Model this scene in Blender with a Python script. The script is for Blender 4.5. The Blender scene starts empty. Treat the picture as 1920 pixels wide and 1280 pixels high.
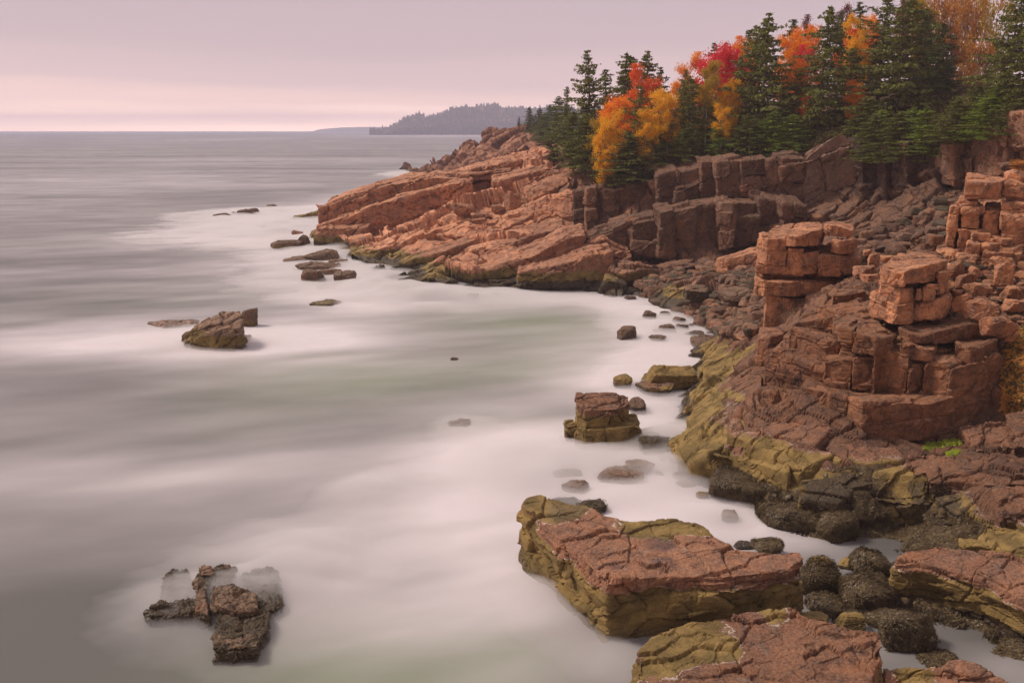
import bpy, math, random
import numpy as np
from mathutils import Vector
from mathutils.bvhtree import BVHTree

rad = math.radians
scene = bpy.context.scene
COL = scene.collection

# ------------------------------------------------------------------ camera
FPX = 1663.0                      # focal length in pixels of a 1920 px wide frame
CAMZ = 12.0
PITCH = math.atan((640 - 243.0) / FPX)
cam_d = bpy.data.cameras.new('camera'); cam = bpy.data.objects.new('camera', cam_d)
COL.objects.link(cam); scene.camera = cam
cam.location = (0, 0, CAMZ)
cam.rotation_euler = (math.pi / 2 - PITCH, 0, 0)
cam_d.sensor_width = 36; cam_d.lens = FPX / 1920 * 36
cam_d.clip_start = .3; cam_d.clip_end = 20000

# ------------------------------------------------------------------ sky
SUN_EL, SUN_AZ = 50, -76          # degrees above horizon, degrees from +Y towards +X
world = bpy.data.worlds.new('World'); scene.world = world
world.use_nodes = True
nt = world.node_tree; nt.nodes.clear()
def N(t, kind, **kw):
    n = t.nodes.new(kind)
    for k, v in kw.items():
        if k in ('i',):
            for a, b in v.items(): n.inputs[a].default_value = b
        else: setattr(n, k, v)
    return n
def ramp(t, stops, interp='LINEAR'):
    r = t.nodes.new('ShaderNodeValToRGB'); e = r.color_ramp.elements
    r.color_ramp.interpolation = interp
    while len(e) > 1: e.remove(e[-1])
    e[0].position = stops[0][0]; e[0].color = tuple(stops[0][1]) + (1,)
    for p, c in stops[1:]:
        x = e.new(p); x.color = tuple(c) + (1,)
    return r
L = nt.links.new
tc = N(nt, 'ShaderNodeTexCoord'); sep = N(nt, 'ShaderNodeSeparateXYZ')
L(tc.outputs['Generated'], sep.inputs[0])
mp = N(nt, 'ShaderNodeMapping'); mp.inputs['Scale'].default_value = (1.2, 1.2, 14)
L(tc.outputs['Generated'], mp.inputs['Vector'])
cn = N(nt, 'ShaderNodeTexNoise', i={'Scale': 1.3, 'Detail': 4.0, 'Roughness': .5})
L(mp.outputs[0], cn.inputs['Vector'])
ca = N(nt, 'ShaderNodeMath', operation='MULTIPLY_ADD'); ca.inputs[1].default_value = .045; ca.inputs[2].default_value = -.022
L(cn.outputs[0], ca.inputs[0])
ad = N(nt, 'ShaderNodeMath', operation='ADD'); L(sep.outputs['Z'], ad.inputs[0]); L(ca.outputs[0], ad.inputs[1])
cr = ramp(nt, [(0.0, (5.6, 3.5, 2.5)), (.012, (3.2, 2.0, 1.45)), (.03, (1.5, .98, .80)), (.055, (.86, .61, .58)), (.09, (.64, .48, .49)),
               (.16, (.53, .42, .46)), (.32, (.56, .46, .49)), (.7, (.78, .68, .67)), (1.0, (.86, .76, .75))])
L(ad.outputs[0], cr.inputs[0])
sky = N(nt, 'ShaderNodeTexSky', sky_type='NISHITA', sun_disc=False)
sky.sun_elevation = rad(SUN_EL); sky.sun_rotation = rad(SUN_AZ)
bg1 = N(nt, 'ShaderNodeBackground'); bg1.inputs[1].default_value = .006
L(sky.outputs[0], bg1.inputs[0])
bg2 = N(nt, 'ShaderNodeBackground'); bg2.inputs[1].default_value = 1.0
# sky dimmed out of view, overhead and behind the camera, added to cut fill light
back_dim = N(nt, 'ShaderNodeMapRange', interpolation_type='SMOOTHSTEP'); L(sep.outputs['Y'], back_dim.inputs[0])
back_dim.inputs[1].default_value = .55; back_dim.inputs[2].default_value = -.6; back_dim.inputs[3].default_value = 1.0; back_dim.inputs[4].default_value = .42
mulc = N(nt, 'ShaderNodeVectorMath', operation='SCALE'); L(cr.outputs[0], mulc.inputs[0]); L(back_dim.outputs[0], mulc.inputs['Scale'])
L(mulc.outputs[0], bg2.inputs[0])
ash = N(nt, 'ShaderNodeAddShader'); L(bg1.outputs[0], ash.inputs[0]); L(bg2.outputs[0], ash.inputs[1])
wo = N(nt, 'ShaderNodeOutputWorld'); L(ash.outputs[0], wo.inputs[0])

sd = bpy.data.lights.new('sun', 'SUN'); sd.energy = 3.3; sd.angle = rad(14); sd.color = (1, .86, .74)
sun = bpy.data.objects.new('sun', sd); COL.objects.link(sun)
sv = Vector((math.sin(rad(SUN_AZ)) * math.cos(rad(SUN_EL)), math.cos(rad(SUN_AZ)) * math.cos(rad(SUN_EL)), math.sin(rad(SUN_EL))))
sun.rotation_euler = sv.to_track_quat('Z', 'Y').to_euler()

scene.view_settings.view_transform = 'Standard'; scene.view_settings.look = 'None'
scene.view_settings.exposure = 0; scene.view_settings.gamma = 1
scene.render.engine = 'CYCLES'
cy = scene.cycles
cy.max_bounces = 6; cy.diffuse_bounces = 3; cy.glossy_bounces = 2; cy.transmission_bounces = 2
cy.volume_bounces = 3; cy.transparent_max_bounces = 8; cy.use_denoising = True
cy.sample_clamp_indirect = 4

# ------------------------------------------------------------------ pixel -> place
cP, sP = math.cos(PITCH), math.sin(PITCH)
def ray(px, py):
    u = (px - 960) / FPX; v = -(py - 640) / FPX
    return (u, cP + v * sP, -sP + v * cP)
def PY(px, py, Y):
    d = ray(px, py); t = Y / d[1]
    return np.array((d[0] * t, Y, CAMZ + d[2] * t))
def push(Y):
    return Y * (1 + .09 * min(1., max(0., (38 - Y) / 6)))
def PZ(px, py, z):
    d = ray(px, py); t = (z - CAMZ) / d[2]
    return np.array((d[0] * t, d[1] * t, z))

# ------------------------------------------------------------------ noise
def h3(i, j, k, s=0):
    n = (i.astype(np.int64) * 73856093) ^ (j.astype(np.int64) * 19349663) ^ (k.astype(np.int64) * 83492791) ^ (s * 2654435761)
    n = n & 0xffffffff
    n = ((n ^ (n >> 16)) * 0x45d9f3b) & 0xffffffff
    n = ((n ^ (n >> 16)) * 0x45d9f3b) & 0xffffffff
    n = n ^ (n >> 16)
    return (n & 0xffffff) / float(0x1000000)
def vnoise(P, s=0):
    F = np.floor(P); f = P - F; F = F.astype(np.int64)
    f = f * f * f * (f * (f * 6 - 15) + 10)
    r = 0
    for a in (0, 1):
        wa = f[:, 0] if a else 1 - f[:, 0]
        for b in (0, 1):
            wb = f[:, 1] if b else 1 - f[:, 1]
            for c in (0, 1):
                wc = f[:, 2] if c else 1 - f[:, 2]
                r = r + wa * wb * wc * h3(F[:, 0] + a, F[:, 1] + b, F[:, 2] + c, s)
    return r * 2 - 1
def fbm(P, octv=4, s=0, gain=.5):
    r = 0; a = 1; t = 0
    for o in range(octv):
        r = r + a * vnoise(P * 2 ** o + 17.3 * o, s + o); t += a; a *= gain
    return r / t
def rotmat(dip, strike=0, lean=0):
    a, b, c = rad(dip), rad(strike), rad(lean)
    Ry = np.array([[math.cos(a), 0, math.sin(a)], [0, 1, 0], [-math.sin(a), 0, math.cos(a)]])
    Rz = np.array([[math.cos(b), math.sin(b), 0], [-math.sin(b), math.cos(b), 0], [0, 0, 1]])
    Rx = np.array([[1, 0, 0], [0, math.cos(c), math.sin(c)], [0, -math.sin(c), math.cos(c)]])
    return Ry @ Rx @ Rz
def blocks(P, R, size, seed=0, jit=.27):
    """jointed-rock cells: bedded, staggered, jittered. returns random numbers, border distance, local position"""
    q = (P @ R.T) / np.array(size)
    kz = np.floor(q[:, 2]).astype(np.int64)
    z0 = np.zeros_like(kz)
    q = q.copy()
    q[:, 0] += h3(kz, z0, z0, seed + 91) * .9; q[:, 1] += h3(kz, z0, z0, seed + 57) * .9
    B = np.floor(q - .5).astype(np.int64)
    f1 = np.full(len(q), 9.); f2 = np.full(len(q), 9.)
    ids = np.zeros((len(q), 3), np.int64); loc = np.zeros((len(q), 3))
    for a in (0, 1):
        for b in (0, 1):
            for c in (0, 1):
                I, J, K = B[:, 0] + a, B[:, 1] + b, B[:, 2] + c
                dx = q[:, 0] - (I + .5 + jit * (h3(I, J, K, seed) - .5) * 2)
                dy = q[:, 1] - (J + .5 + jit * (h3(I, J, K, seed + 1) - .5) * 2)
                dz = q[:, 2] - (K + .5 + jit * .6 * (h3(I, J, K, seed + 2) - .5) * 2)
                d = np.sqrt(dx * dx + dy * dy + dz * dz * 1.6)
                m = d < f1
                f2 = np.where(m, f1, np.minimum(f2, d))
                f1 = np.where(m, d, f1)
                ids[m, 0] = I[m]; ids[m, 1] = J[m]; ids[m, 2] = K[m]
                loc[m, 0] = dx[m]; loc[m, 1] = dy[m]; loc[m, 2] = dz[m]
    r = [h3(ids[:, 0], ids[:, 1], ids[:, 2], seed + 10 + n) for n in range(4)]
    return r, f2 - f1, loc
def sstep(x, a, b):
    t = np.clip((x - a) / (b - a), 0, 1)
    return t * t * (3 - 2 * t)
def rockify(P, Nn, scales, R, seed=0, fine=.02, warp=.12, finefreq=3.0):
    W = np.stack([fbm(P * .7 + 31 * n, 3, seed + n) for n in range(3)], 1) * warp
    Q = P + W
    d = np.zeros(len(P))
    for n, (size, amp, cd, cw) in enumerate(scales):
        r, f, loc = blocks(Q, R, size, seed + 7 * n)
        t = (r[1] - .5) * loc[:, 0] + (r[2] - .5) * loc[:, 1] + (r[3] - .5) * loc[:, 2]
        d += amp * ((r[0] - .5) * 2 + t * 2.4)
        d -= cd * (1 - sstep(f, 0, cw))
    if fine: d += fine * fbm(P * finefreq, 4, seed + 5)
    return P + Nn * d[:, None]

# ------------------------------------------------------------------ objects
def new_mesh(name, V, F, mat=None, smooth=False, attrs=None):
    me = bpy.data.meshes.new(name)
    V = np.ascontiguousarray(V, np.float32); F = np.ascontiguousarray(F, np.int32)
    k = F.shape[1]
    me.vertices.add(len(V)); me.vertices.foreach_set('co', V.ravel())
    me.loops.add(F.size); me.loops.foreach_set('vertex_index', F.ravel())
    me.polygons.add(len(F)); me.polygons.foreach_set('loop_start', np.arange(0, F.size, k, dtype=np.int32))
    try: me.polygons.foreach_set('loop_total', np.full(len(F), k, np.int32))
    except Exception: pass
    me.polygons.foreach_set('use_smooth', np.full(len(F), smooth))
    me.update(calc_edges=True)
    if attrs:
        for a, v in attrs.items():
            at = me.attributes.new(a, 'FLOAT', 'POINT'); at.data.foreach_set('value', np.ascontiguousarray(v, np.float32))
    if mat: me.materials.append(mat)
    return me
def link(name, me, parent=None, loc=None):
    o = bpy.data.objects.new(name, me); COL.objects.link(o)
    if loc is not None: o.location = tuple(float(c) for c in loc)
    if parent is not None: o.parent = parent
    return o
def tag(o, label=None, cat=None, group=None, kind=None):
    if label: o['label'] = label
    if cat: o['category'] = cat
    if group: o['group'] = group
    if kind: o['kind'] = kind
    return o
def empty(name, loc): return link(name, None, None, loc)
def gridfaces(nr, nc):
    i = np.arange(nr * nc).reshape(nr, nc)
    return np.stack([i[:-1, :-1].ravel(), i[:-1, 1:].ravel(), i[1:, 1:].ravel(), i[1:, :-1].ravel()], 1)
def gridnormals(G):
    du = np.gradient(G, axis=1); dv = np.gradient(G, axis=0)
    n = np.cross(du, dv); n /= np.maximum(np.linalg.norm(n, axis=2, keepdims=True), 1e-9)
    return n
def smooth_grid(n, it):
    for _ in range(it):
        n = n.copy()
        n[1:-1] = (n[:-2] + 2 * n[1:-1] + n[2:]) / 4
        n[:, 1:-1] = (n[:, :-2] + 2 * n[:, 1:-1] + n[:, 2:]) / 4
    return n / np.maximum(np.linalg.norm(n, axis=2, keepdims=True), 1e-9)
def tubes(paths, sides=6):
    """paths: list of (pts Nx3, radii N) -> V, F"""
    Vs, Fs, off = [], [], 0
    ang = np.linspace(0, 2 * math.pi, sides, endpoint=False)
    for pts, rr in paths:
        pts = np.asarray(pts, float); rr = np.asarray(rr, float)
        t = np.gradient(pts, axis=0); t /= np.maximum(np.linalg.norm(t, axis=1, keepdims=True), 1e-9)
        ref = np.where(np.abs(t[:, 2:3]) > .9, [[1., 0, 0]], [[0, 0, 1.]])
        u = np.cross(t, ref); u /= np.linalg.norm(u, axis=1, keepdims=True); v = np.cross(t, u)
        ring = pts[:, None] + rr[:, None, None] * (np.cos(ang)[None, :, None] * u[:, None] + np.sin(ang)[None, :, None] * v[:, None])
        n = len(pts); Vs.append(ring.reshape(-1, 3))
        i = np.arange(n * sides).reshape(n, sides); j = np.roll(i, -1, 1)
        Fs.append(np.stack([i[:-1].ravel(), j[:-1].ravel(), j[1:].ravel(), i[1:].ravel()], 1) + off); off += n * sides
    return np.concatenate(Vs), np.concatenate(Fs)

# ------------------------------------------------------------------ materials
def mat_new(name):
    m = bpy.data.materials.new(name); m.use_nodes = True
    t = m.node_tree; t.nodes.clear()
    out = t.nodes.new('ShaderNodeOutputMaterial'); b = t.nodes.new('ShaderNodeBsdfPrincipled')
    t.links.new(b.outputs[0], out.inputs[0])
    return m, t, b, out
def mixc(t, fac, a, b, mode='MIX'):
    n = t.nodes.new('ShaderNodeMix'); n.data_type = 'RGBA'; n.blend_type = mode
    for sock, v in ((n.inputs[0], fac), (n.inputs[6], a), (n.inputs[7], b)):
        if hasattr(v, 'links') or isinstance(v, bpy.types.NodeSocket): t.links.new(v, sock)
        elif isinstance(v, (int, float)): sock.default_value = v
        else: sock.default_value = tuple(v) + (1,)
    return n.outputs[2]
def math_n(t, op, a, b=0., c=0., clamp=False):
    n = t.nodes.new('ShaderNodeMath'); n.operation = op; n.use_clamp = clamp
    for s, v in zip(n.inputs, (a, b, c)):
        if isinstance(v, bpy.types.NodeSocket): t.links.new(v, s)
        else: s.default_value = v
    return n.outputs[0]
def noise_n(t, vec, scale, detail=4, rough=.55, mapscale=None, out=0, dist=0., loc=(0, 0, 0)):
    if mapscale or loc != (0, 0, 0):
        m = t.nodes.new('ShaderNodeMapping')
        if mapscale: m.inputs['Scale'].default_value = mapscale
        m.inputs['Location'].default_value = loc
        t.links.new(vec, m.inputs[0]); vec = m.outputs[0]
    n = t.nodes.new('ShaderNodeTexNoise'); n.inputs['Scale'].default_value = scale
    n.inputs['Detail'].default_value = detail; n.inputs['Roughness'].default_value = rough; n.inputs['Distortion'].default_value = dist
    t.links.new(vec, n.inputs['Vector'])
    return n.outputs[out]
def attr_n(t, name):
    n = t.nodes.new('ShaderNodeAttribute'); n.attribute_name = name
    return n.outputs['Fac']
def contrast(t, v, lo, hi):
    n = t.nodes.new('ShaderNodeMapRange'); n.inputs[1].default_value = lo; n.inputs[2].default_value = hi
    n.interpolation_type = 'SMOOTHSTEP'; t.links.new(v, n.inputs[0])
    return n.outputs[0]

def rock_material(name, pale, mid, dark, stain=.5, speck=.4, bump=.4, dscale=1.0):
    m, t, b, out = mat_new(name)
    g = t.nodes.new('ShaderNodeNewGeometry').outputs['Position']
    n1 = noise_n(t, g, .45 * dscale, 5, .6)
    n2 = noise_n(t, g, 2.4 * dscale, 5, .65, loc=(3, 1, 7))
    n3 = noise_n(t, g, 16, 3, .7, loc=(1, 9, 2))
    c = mixc(t, contrast(t, n1, .38, .62), mid, pale)
    c = mixc(t, contrast(t, n2, .42, .68), c, dark)
    # water-borne streaks and dark crusts, drawn out vertically
    st = noise_n(t, g, 1.1, 5, .65, (1.6, 1.6, .28), loc=(5, 2, 0))
    c = mixc(t, math_n(t, 'MULTIPLY', contrast(t, st, .5, .68), stain), c, (.055, .036, .034))
    rust = noise_n(t, g, .8, 4, .6, (1, 1, .5), loc=(8, 8, 3))
    c = mixc(t, math_n(t, 'MULTIPLY', contrast(t, rust, .55, .7), .45), c, (.30, .105, .030))
    grey = noise_n(t, g, 1.7, 5, .7, loc=(2, 6, 9))
    c = mixc(t, math_n(t, 'MULTIPLY', contrast(t, grey, .58, .7), .45), c, (.20, .165, .135))
    sp = contrast(t, n3, .35, .7)
    c = mixc(t, math_n(t, 'MULTIPLY', sp, speck), c, (.46, .27, .17))
    fleck = contrast(t, noise_n(t, g, 38, 2, .8, loc=(6, 2, 5)), .52, .66)   # dark mica and black grains
    c = mixc(t, math_n(t, 'MULTIPLY', fleck, .5), c, (.05, .03, .025))
    tint = attr_n(t, 'tint')       # per-rock paleness
    c = mixc(t, 1.0, c, math_n_rgb(t, tint), 'MULTIPLY')
    # olive algae / barnacle belt
    moss = attr_n(t, 'moss')
    mn = noise_n(t, g, 2.2, 6, .72, loc=(4, 4, 1))
    mv = math_n(t, 'MULTIPLY_ADD', mn, .9, math_n(t, 'SUBTRACT', moss, .45))
    mf = contrast(t, mv, .44, .56)
    mgran = noise_n(t, g, 34, 3, .8)
    mbig = noise_n(t, g, 1.3, 4, .6, loc=(7, 0, 4))
    mc = mixc(t, contrast(t, mbig, .35, .65), (.115, .076, .020), (.270, .178, .056))
    mc = mixc(t, math_n(t, 'MULTIPLY', contrast(t, mgran, .5, .75), .55), mc, (.42, .31, .17))
    mc = mixc(t, math_n(t, 'MULTIPLY', contrast(t, noise_n(t, g, 27, 2, .7, loc=(3, 3, 3)), .52, .72), .55), mc, (.050, .036, .010))
    c = mixc(t, mf, c, mc)
    rim = math_n(t, 'SUBTRACT', 1.0, math_n(t, 'MULTIPLY', math_n(t, 'ABSOLUTE', math_n(t, 'SUBTRACT', mv, .45)), 26.), clamp=True)
    rim = math_n(t, 'MULTIPLY', rim, contrast(t, noise_n(t, g, 7, 3, .7), .42, .6))
    rim = math_n(t, 'MULTIPLY', rim, attr_n(t, 'barn'))
    c = mixc(t, rim, c, (.55, .48, .42))
    # dark rockweed / black lichen belt
    weed = attr_n(t, 'weed')
    wv = math_n(t, 'MULTIPLY_ADD', noise_n(t, g, 2.7, 5, .7, loc=(9, 4, 4)), .8, math_n(t, 'SUBTRACT', weed, .4))
    wf = contrast(t, wv, .42, .58)
    wc = mixc(t, contrast(t, noise_n(t, g, 21, 3, .8), .4, .65), (.030, .020, .010), (.105, .072, .036))
    c = mixc(t, wf, c, wc)
    wet = attr_n(t, 'wet')
    c = mixc(t, wet, c, mixc(t, 1.0, c, (.45, .45, .52), 'MULTIPLY'))
    t.links.new(c, b.inputs['Base Color'])
    ro = math_n(t, 'MULTIPLY_ADD', wet, -.68, .86)
    t.links.new(math_n(t, 'MULTIPLY_ADD', wf, -.18, ro, clamp=True), b.inputs['Roughness'])
    b.inputs['Specular IOR Level'].default_value = .35
    # relief: grain, pitting and hairline joints
    hb = math_n(t, 'ADD', noise_n(t, g, 5, 8, .68), math_n(t, 'MULTIPLY', n3, .3))
    vo = t.nodes.new('ShaderNodeTexVoronoi'); vo.feature = 'DISTANCE_TO_EDGE'; vo.inputs['Scale'].default_value = .8
    wmx = t.nodes.new('ShaderNodeMapping'); wmx.inputs['Scale'].default_value = (.55, 1.3, 1.6); wmx.inputs['Rotation'].default_value = (.2, .3, .5)
    nzc = t.nodes.new('ShaderNodeTexNoise'); nzc.inputs['Scale'].default_value = 1.4; nzc.inputs['Detail'].default_value = 4
    t.links.new(g, nzc.inputs['Vector'])
    va = t.nodes.new('ShaderNodeVectorMath'); va.operation = 'MULTIPLY_ADD'; va.inputs[1].default_value = (.7, .7, .7)
    t.links.new(nzc.outputs['Color'], va.inputs[0]); t.links.new(g, va.inputs[2])
    t.links.new(va.outputs[0], wmx.inputs[0]); t.links.new(wmx.outputs[0], vo.inputs['Vector'])
    cr_ = contrast(t, vo.outputs['Distance'], 0, .035)
    hb = math_n(t, 'MULTIPLY_ADD', cr_, .28, hb)
    hb = math_n(t, 'MULTIPLY_ADD', mgran, math_n(t, 'MULTIPLY', mf, .7), hb)
    bp = t.nodes.new('ShaderNodeBump'); bp.inputs['Strength'].default_value = bump; bp.inputs['Distance'].default_value = .09
    t.links.new(hb, bp.inputs['Height']); t.links.new(bp.outputs[0], b.inputs['Normal'])
    return m
def math_n_rgb(t, v):
    n = t.nodes.new('ShaderNodeCombineColor')
    for i in range(3): t.links.new(v, n.inputs[i])
    return n.outputs[0]

M = {}
M['granite'] = rock_material('pink_granite', (.46, .205, .098), (.29, .115, .054), (.115, .048, .029), .6)
M['granite_far'] = rock_material('orange_granite', (.42, .185, .095), (.26, .102, .052), (.11, .048, .030), .65)
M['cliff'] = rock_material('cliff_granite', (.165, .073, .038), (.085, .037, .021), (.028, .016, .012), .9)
M['grey'] = rock_material('grey_granite', (.140, .090, .068), (.105, .062, .047), (.070, .038, .029), .3)
M['slab'] = rock_material('slab_granite', (.225, .098, .049), (.160, .066, .035), (.072, .033, .022), .45)
M['cobble'] = rock_material('cobble_stone', (.190, .088, .050), (.110, .052, .031), (.045, .028, .020), .3)
M['searock'] = rock_material('sea_rock', (.145, .092, .060), (.098, .065, .043), (.048, .034, .024), .5)

def leaf_material(name, c1, c2, c3, trans=.3, scale=.8):
    m, t, b, out = mat_new(name)
    g = t.nodes.new('ShaderNodeNewGeometry')
    n = noise_n(t, g.outputs['Position'], scale, 4, .7)
    c = mixc(t, contrast(t, n, .35, .65), c1, c2)
    n2 = noise_n(t, g.outputs['Position'], 5.5, 3, .8)
    c = mixc(t, contrast(t, n2, .42, .7), c, c3)
    t.links.new(c, b.inputs['Base Color']); b.inputs['Roughness'].default_value = .75
    b.inputs['Specular IOR Level'].default_value = .2
    tr = t.nodes.new('ShaderNodeBsdfTranslucent'); t.links.new(c, tr.inputs[0])
    mx = t.nodes.new('ShaderNodeMixShader'); mx.inputs[0].default_value = trans
    t.links.new(b.outputs[0], mx.inputs[1]); t.links.new(tr.outputs[0], mx.inputs[2]); t.links.new(mx.outputs[0], out.inputs[0])
    return m
M['spruce'] = leaf_material('spruce_needles', (.105, .135, .028), (.155, .175, .034), (.23, .215, .045), .12)
M['spruce_pale'] = leaf_material('spruce_needles_young', (.15, .225, .030), (.21, .29, .036), (.29, .33, .055), .15)
M['spruce_dark'] = leaf_material('spruce_needles_blue', (.075, .118, .036), (.11, .145, .042), (.17, .18, .05), .12)
M['orange'] = leaf_material('orange_leaves', (.90, .30, .02), (.95, .45, .02), (.80, .19, .02), .5)
M['yellow'] = leaf_material('golden_leaves', (.95, .52, .02), (.90, .42, .02), (.62, .44, .03), .5)
M['flame'] = leaf_material('flame_leaves', (.82, .17, .03), (.80, .11, .03), (.85, .25, .02), .5)
M['crimson'] = leaf_material('crimson_leaves', (.80, .05, .07), (.90, .08, .08), (.6, .03, .06), .5)
M['olive'] = leaf_material('olive_yellow_leaves', (.45, .32, .03), (.52, .30, .025), (.34, .28, .03), .5)
M['plum'] = leaf_material('plum_leaves', (.20, .075, .075), (.26, .09, .08), (.16, .06, .06), .35)
M['rusty'] = leaf_material('rusty_leaves', (.50, .20, .045), (.52, .28, .045), (.36, .13, .04), .35)
M['shrub'] = leaf_material('shrub_leaves', (.09, .085, .022), (.13, .075, .030), (.06, .07, .02), .25)
M['ochre'] = leaf_material('ochre_bush_leaves', (.30, .24, .03), (.36, .26, .03), (.2, .2, .03), .3)
M['weed'] = leaf_material('rockweed_fronds', (.055, .038, .020), (.095, .066, .034), (.16, .115, .058), .05)
M['weed'].node_tree.nodes['Principled BSDF'].inputs['Roughness'].default_value = .36
M['greenweed'] = leaf_material('green_sea_lettuce', (.20, .24, .02), (.26, .30, .02), (.12, .16, .02), .2)

def plain(name, c1, c2, rough=.85, scale=3., ms=None, bump=0):
    m, t, b, out = mat_new(name)
    g = t.nodes.new('ShaderNodeNewGeometry').outputs['Position']
    n = noise_n(t, g, scale, 5, .65, ms)
    t.links.new(mixc(t, contrast(t, n, .35, .65), c1, c2), b.inputs['Base Color'])
    b.inputs['Roughness'].default_value = rough; b.inputs['Specular IOR Level'].default_value = .25
    if bump:
        bp = t.nodes.new('ShaderNodeBump'); bp.inputs['Strength'].default_value = bump; bp.inputs['Distance'].default_value = .1
        t.links.new(n, bp.inputs['Height']); t.links.new(bp.outputs[0], b.inputs['Normal'])
    return m
M['bark'] = plain('spruce_bark', (.075, .055, .045), (.13, .10, .085), scale=6)
M['pale_bark'] = plain('birch_bark', (.42, .36, .31), (.22, .18, .15), scale=4, ms=(1, 1, 4))
M['soil'] = plain('forest_floor', (.055, .042, .018), (.12, .06, .030), scale=1.2, bump=.6)
M['far_forest'] = plain('far_forest_foliage', (.030, .045, .022), (.060, .055, .030), scale=.02)
M['far_rock'] = plain('far_headland_rock', (.20, .11, .075), (.07, .055, .045), scale=.045, ms=(1, 1, .5))
M['isle'] = plain('island_ground', (.05, .06, .05), (.08, .08, .06), scale=.01)

# ------------------------------------------------------------------ sea
fr = random.Random(5)
FOAM = [  # px, py, radius x, radius y, amount : broad belts of churned white water (and deeper, darker reaches)
 (470, 432, 200, 34, .55), (620, 400, 120, 30, .55), (700, 372, 80, 18, .4), (560, 500, 200, 50, .45), (380, 640, 330, 40, .62),
 (650, 560, 160, 50, .25), (700, 560, 120, 40, .5), (830, 520, 120, 30, .45), (560, 640, 220, 30, .3),
 (1000, 560, 200, 16, .25), (1200, 590, 90, 40, .6), (1260, 650, 110, 60, .6), (1100, 660, 120, 40, .3), (1230, 780, 90, 110, .75),
 (1120, 730, 130, 50, .35), (1010, 830, 180, 60, .5), (1150, 880, 220, 60, .75), (900, 950, 200, 90, .55), (1250, 950, 160, 60, .7),
 (1400, 980, 110, 40, .6), (980, 1100, 190, 110, .55), (640, 1060, 220, 90, .30), (560, 860, 330, 70, .26), (880, 860, 190, 60, .3),
 (250, 900, 260, 50, .14), (760, 1180, 200, 70, .25), (820, 760, 230, 28, .12), (1000, 300, 250, 8, .12), (830, 320, 90, 7, .35),
 (220, 330, 300, 9, .22), (470, 300, 300, 6, .2), (100, 362, 260, 8, .18), (420, 262, 90, 3, .2), (380, 342, 300, 9, .15), (860, 254, 160, 2.2, .5),
 (1560, 1015, 90, 20, .15), (1660, 1215, 70, 40, .2), (1870, 1240, 80, 30, .2), (100, 640, 300, 30, .35),
 (150, 760, 330, 90, -.06), (100, 1230, 320, 160, -.40), (60, 1010, 200, 130, -.05), (300, 700, 260, 30, -.06), (250, 530, 260, 26, -.06),
 (420, 300, 500, 22, -.02), (300, 252, 900, 7, -.10), (1640, 1010, 60, 30, -.5), (250, 480, 240, 12, -.12), (460, 520, 170, 14, -.08)]
GREEN = [(720, 705, 240, 46, .8), (1000, 690, 130, 30, .8), (950, 800, 170, 40, .5), (960, 600, 240, 40, .9), (1080, 640, 150, 40, .5), (560, 700, 260, 40, .5), (700, 1250, 330, 100, 1.0), (930, 1230, 160, 80, .6),
         (480, 780, 250, 60, .3), (860, 1010, 150, 60, .25), (400, 560, 260, 26, .25), (1080, 620, 90, 25, .3)]
def blobs(X, Y, lst):
    r = np.zeros(X.shape)
    for px, py, rx, ry, a in lst:
        py = max(py, 246)
        c = PZ(px, py, 0); e = PZ(px, py + ry * .5, 0); e2 = PZ(px, max(py - ry * .5, 244.6), 0)
        sy = max((e2[1] - e[1]), 1.0); sx = rx * c[1] / FPX
        dx = (X - c[0]) / sx
        up = np.where(Y > c[1], (Y - c[1]) / max(2 * (e2[1] - c[1]), .5), (c[1] - Y) / max(2 * (c[1] - e[1]), .5))
        # follow the perspective of the belt's length, so far belts widen with distance
        r += a * np.exp(-(dx * dx + up * up))
    return r
ny, nx = 560, 520
Yr = np.concatenate([np.geomspace(9, 900, ny - 60), np.geomspace(930, 6200, 60)])
sl = np.linspace(-1.5, 1.6, nx)
YY, SS = np.meshgrid(Yr, sl, indexing='ij'); XX = YY * SS
fl = np.stack([XX.ravel(), YY.ravel(), np.zeros(XX.size)], 1)
lg = np.log(fl[:, 1] / 12)
Pn = np.stack([fl[:, 0] / fl[:, 1] * 4 + lg * .5, lg * 9, fl[:, 2]], 1)
Pw = fl * np.array([.035, .11, 1])
n_a = fbm(Pw, 5, 3); n_b = fbm(fl * np.array([.010, .06, 1]) + 40, 4, 9); n_c = fbm(fl * np.array([.09, .25, 1]) + 9, 4, 19)
n_d = fbm(np.stack([(fl[:, 0] * .94 + fl[:, 1] * .34) * .16, (fl[:, 1] * .94 - fl[:, 0] * .34) * .5, fl[:, 2]], 1), 4, 29)
fb = blobs(XX, YY, FOAM).ravel()
foam = .21 + fb * (1 + .45 * n_d) + .16 * n_a + .15 * n_b * sstep(fl[:, 1], 50, 160) + .16 * n_d + .05 * n_c
foam = np.clip(foam, 0, 1)
green = np.clip(blobs(XX, YY, GREEN).ravel() + .2 * n_b, 0, 1)
zz = (.05 * fbm(fl * np.array([.12, .3, 1]), 3, 4)) * sstep(fl[:, 1], 500, 80)
SV = fl.copy(); SV[:, 2] = zz
m, t, b, out = mat_new('milky_sea')
gp = t.nodes.new('ShaderNodeNewGeometry').outputs['Position']
c = mixc(t, attr_n(t, 'green'), (.100, .096, .094), (.160, .186, .126))
foamc = t.nodes.new('ShaderNodeMapRange'); t.links.new(attr_n(t, 'foam'), foamc.inputs[0])
nz = noise_n(t, gp, .55, 4, .5, (.35, 1.2, 1))
ff = math_n(t, 'MULTIPLY_ADD', math_n(t, 'SUBTRACT', nz, .5), .12, attr_n(t, 'foam'), clamp=True)
c = mixc(t, ff, c, (.62, .57, .595))
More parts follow.
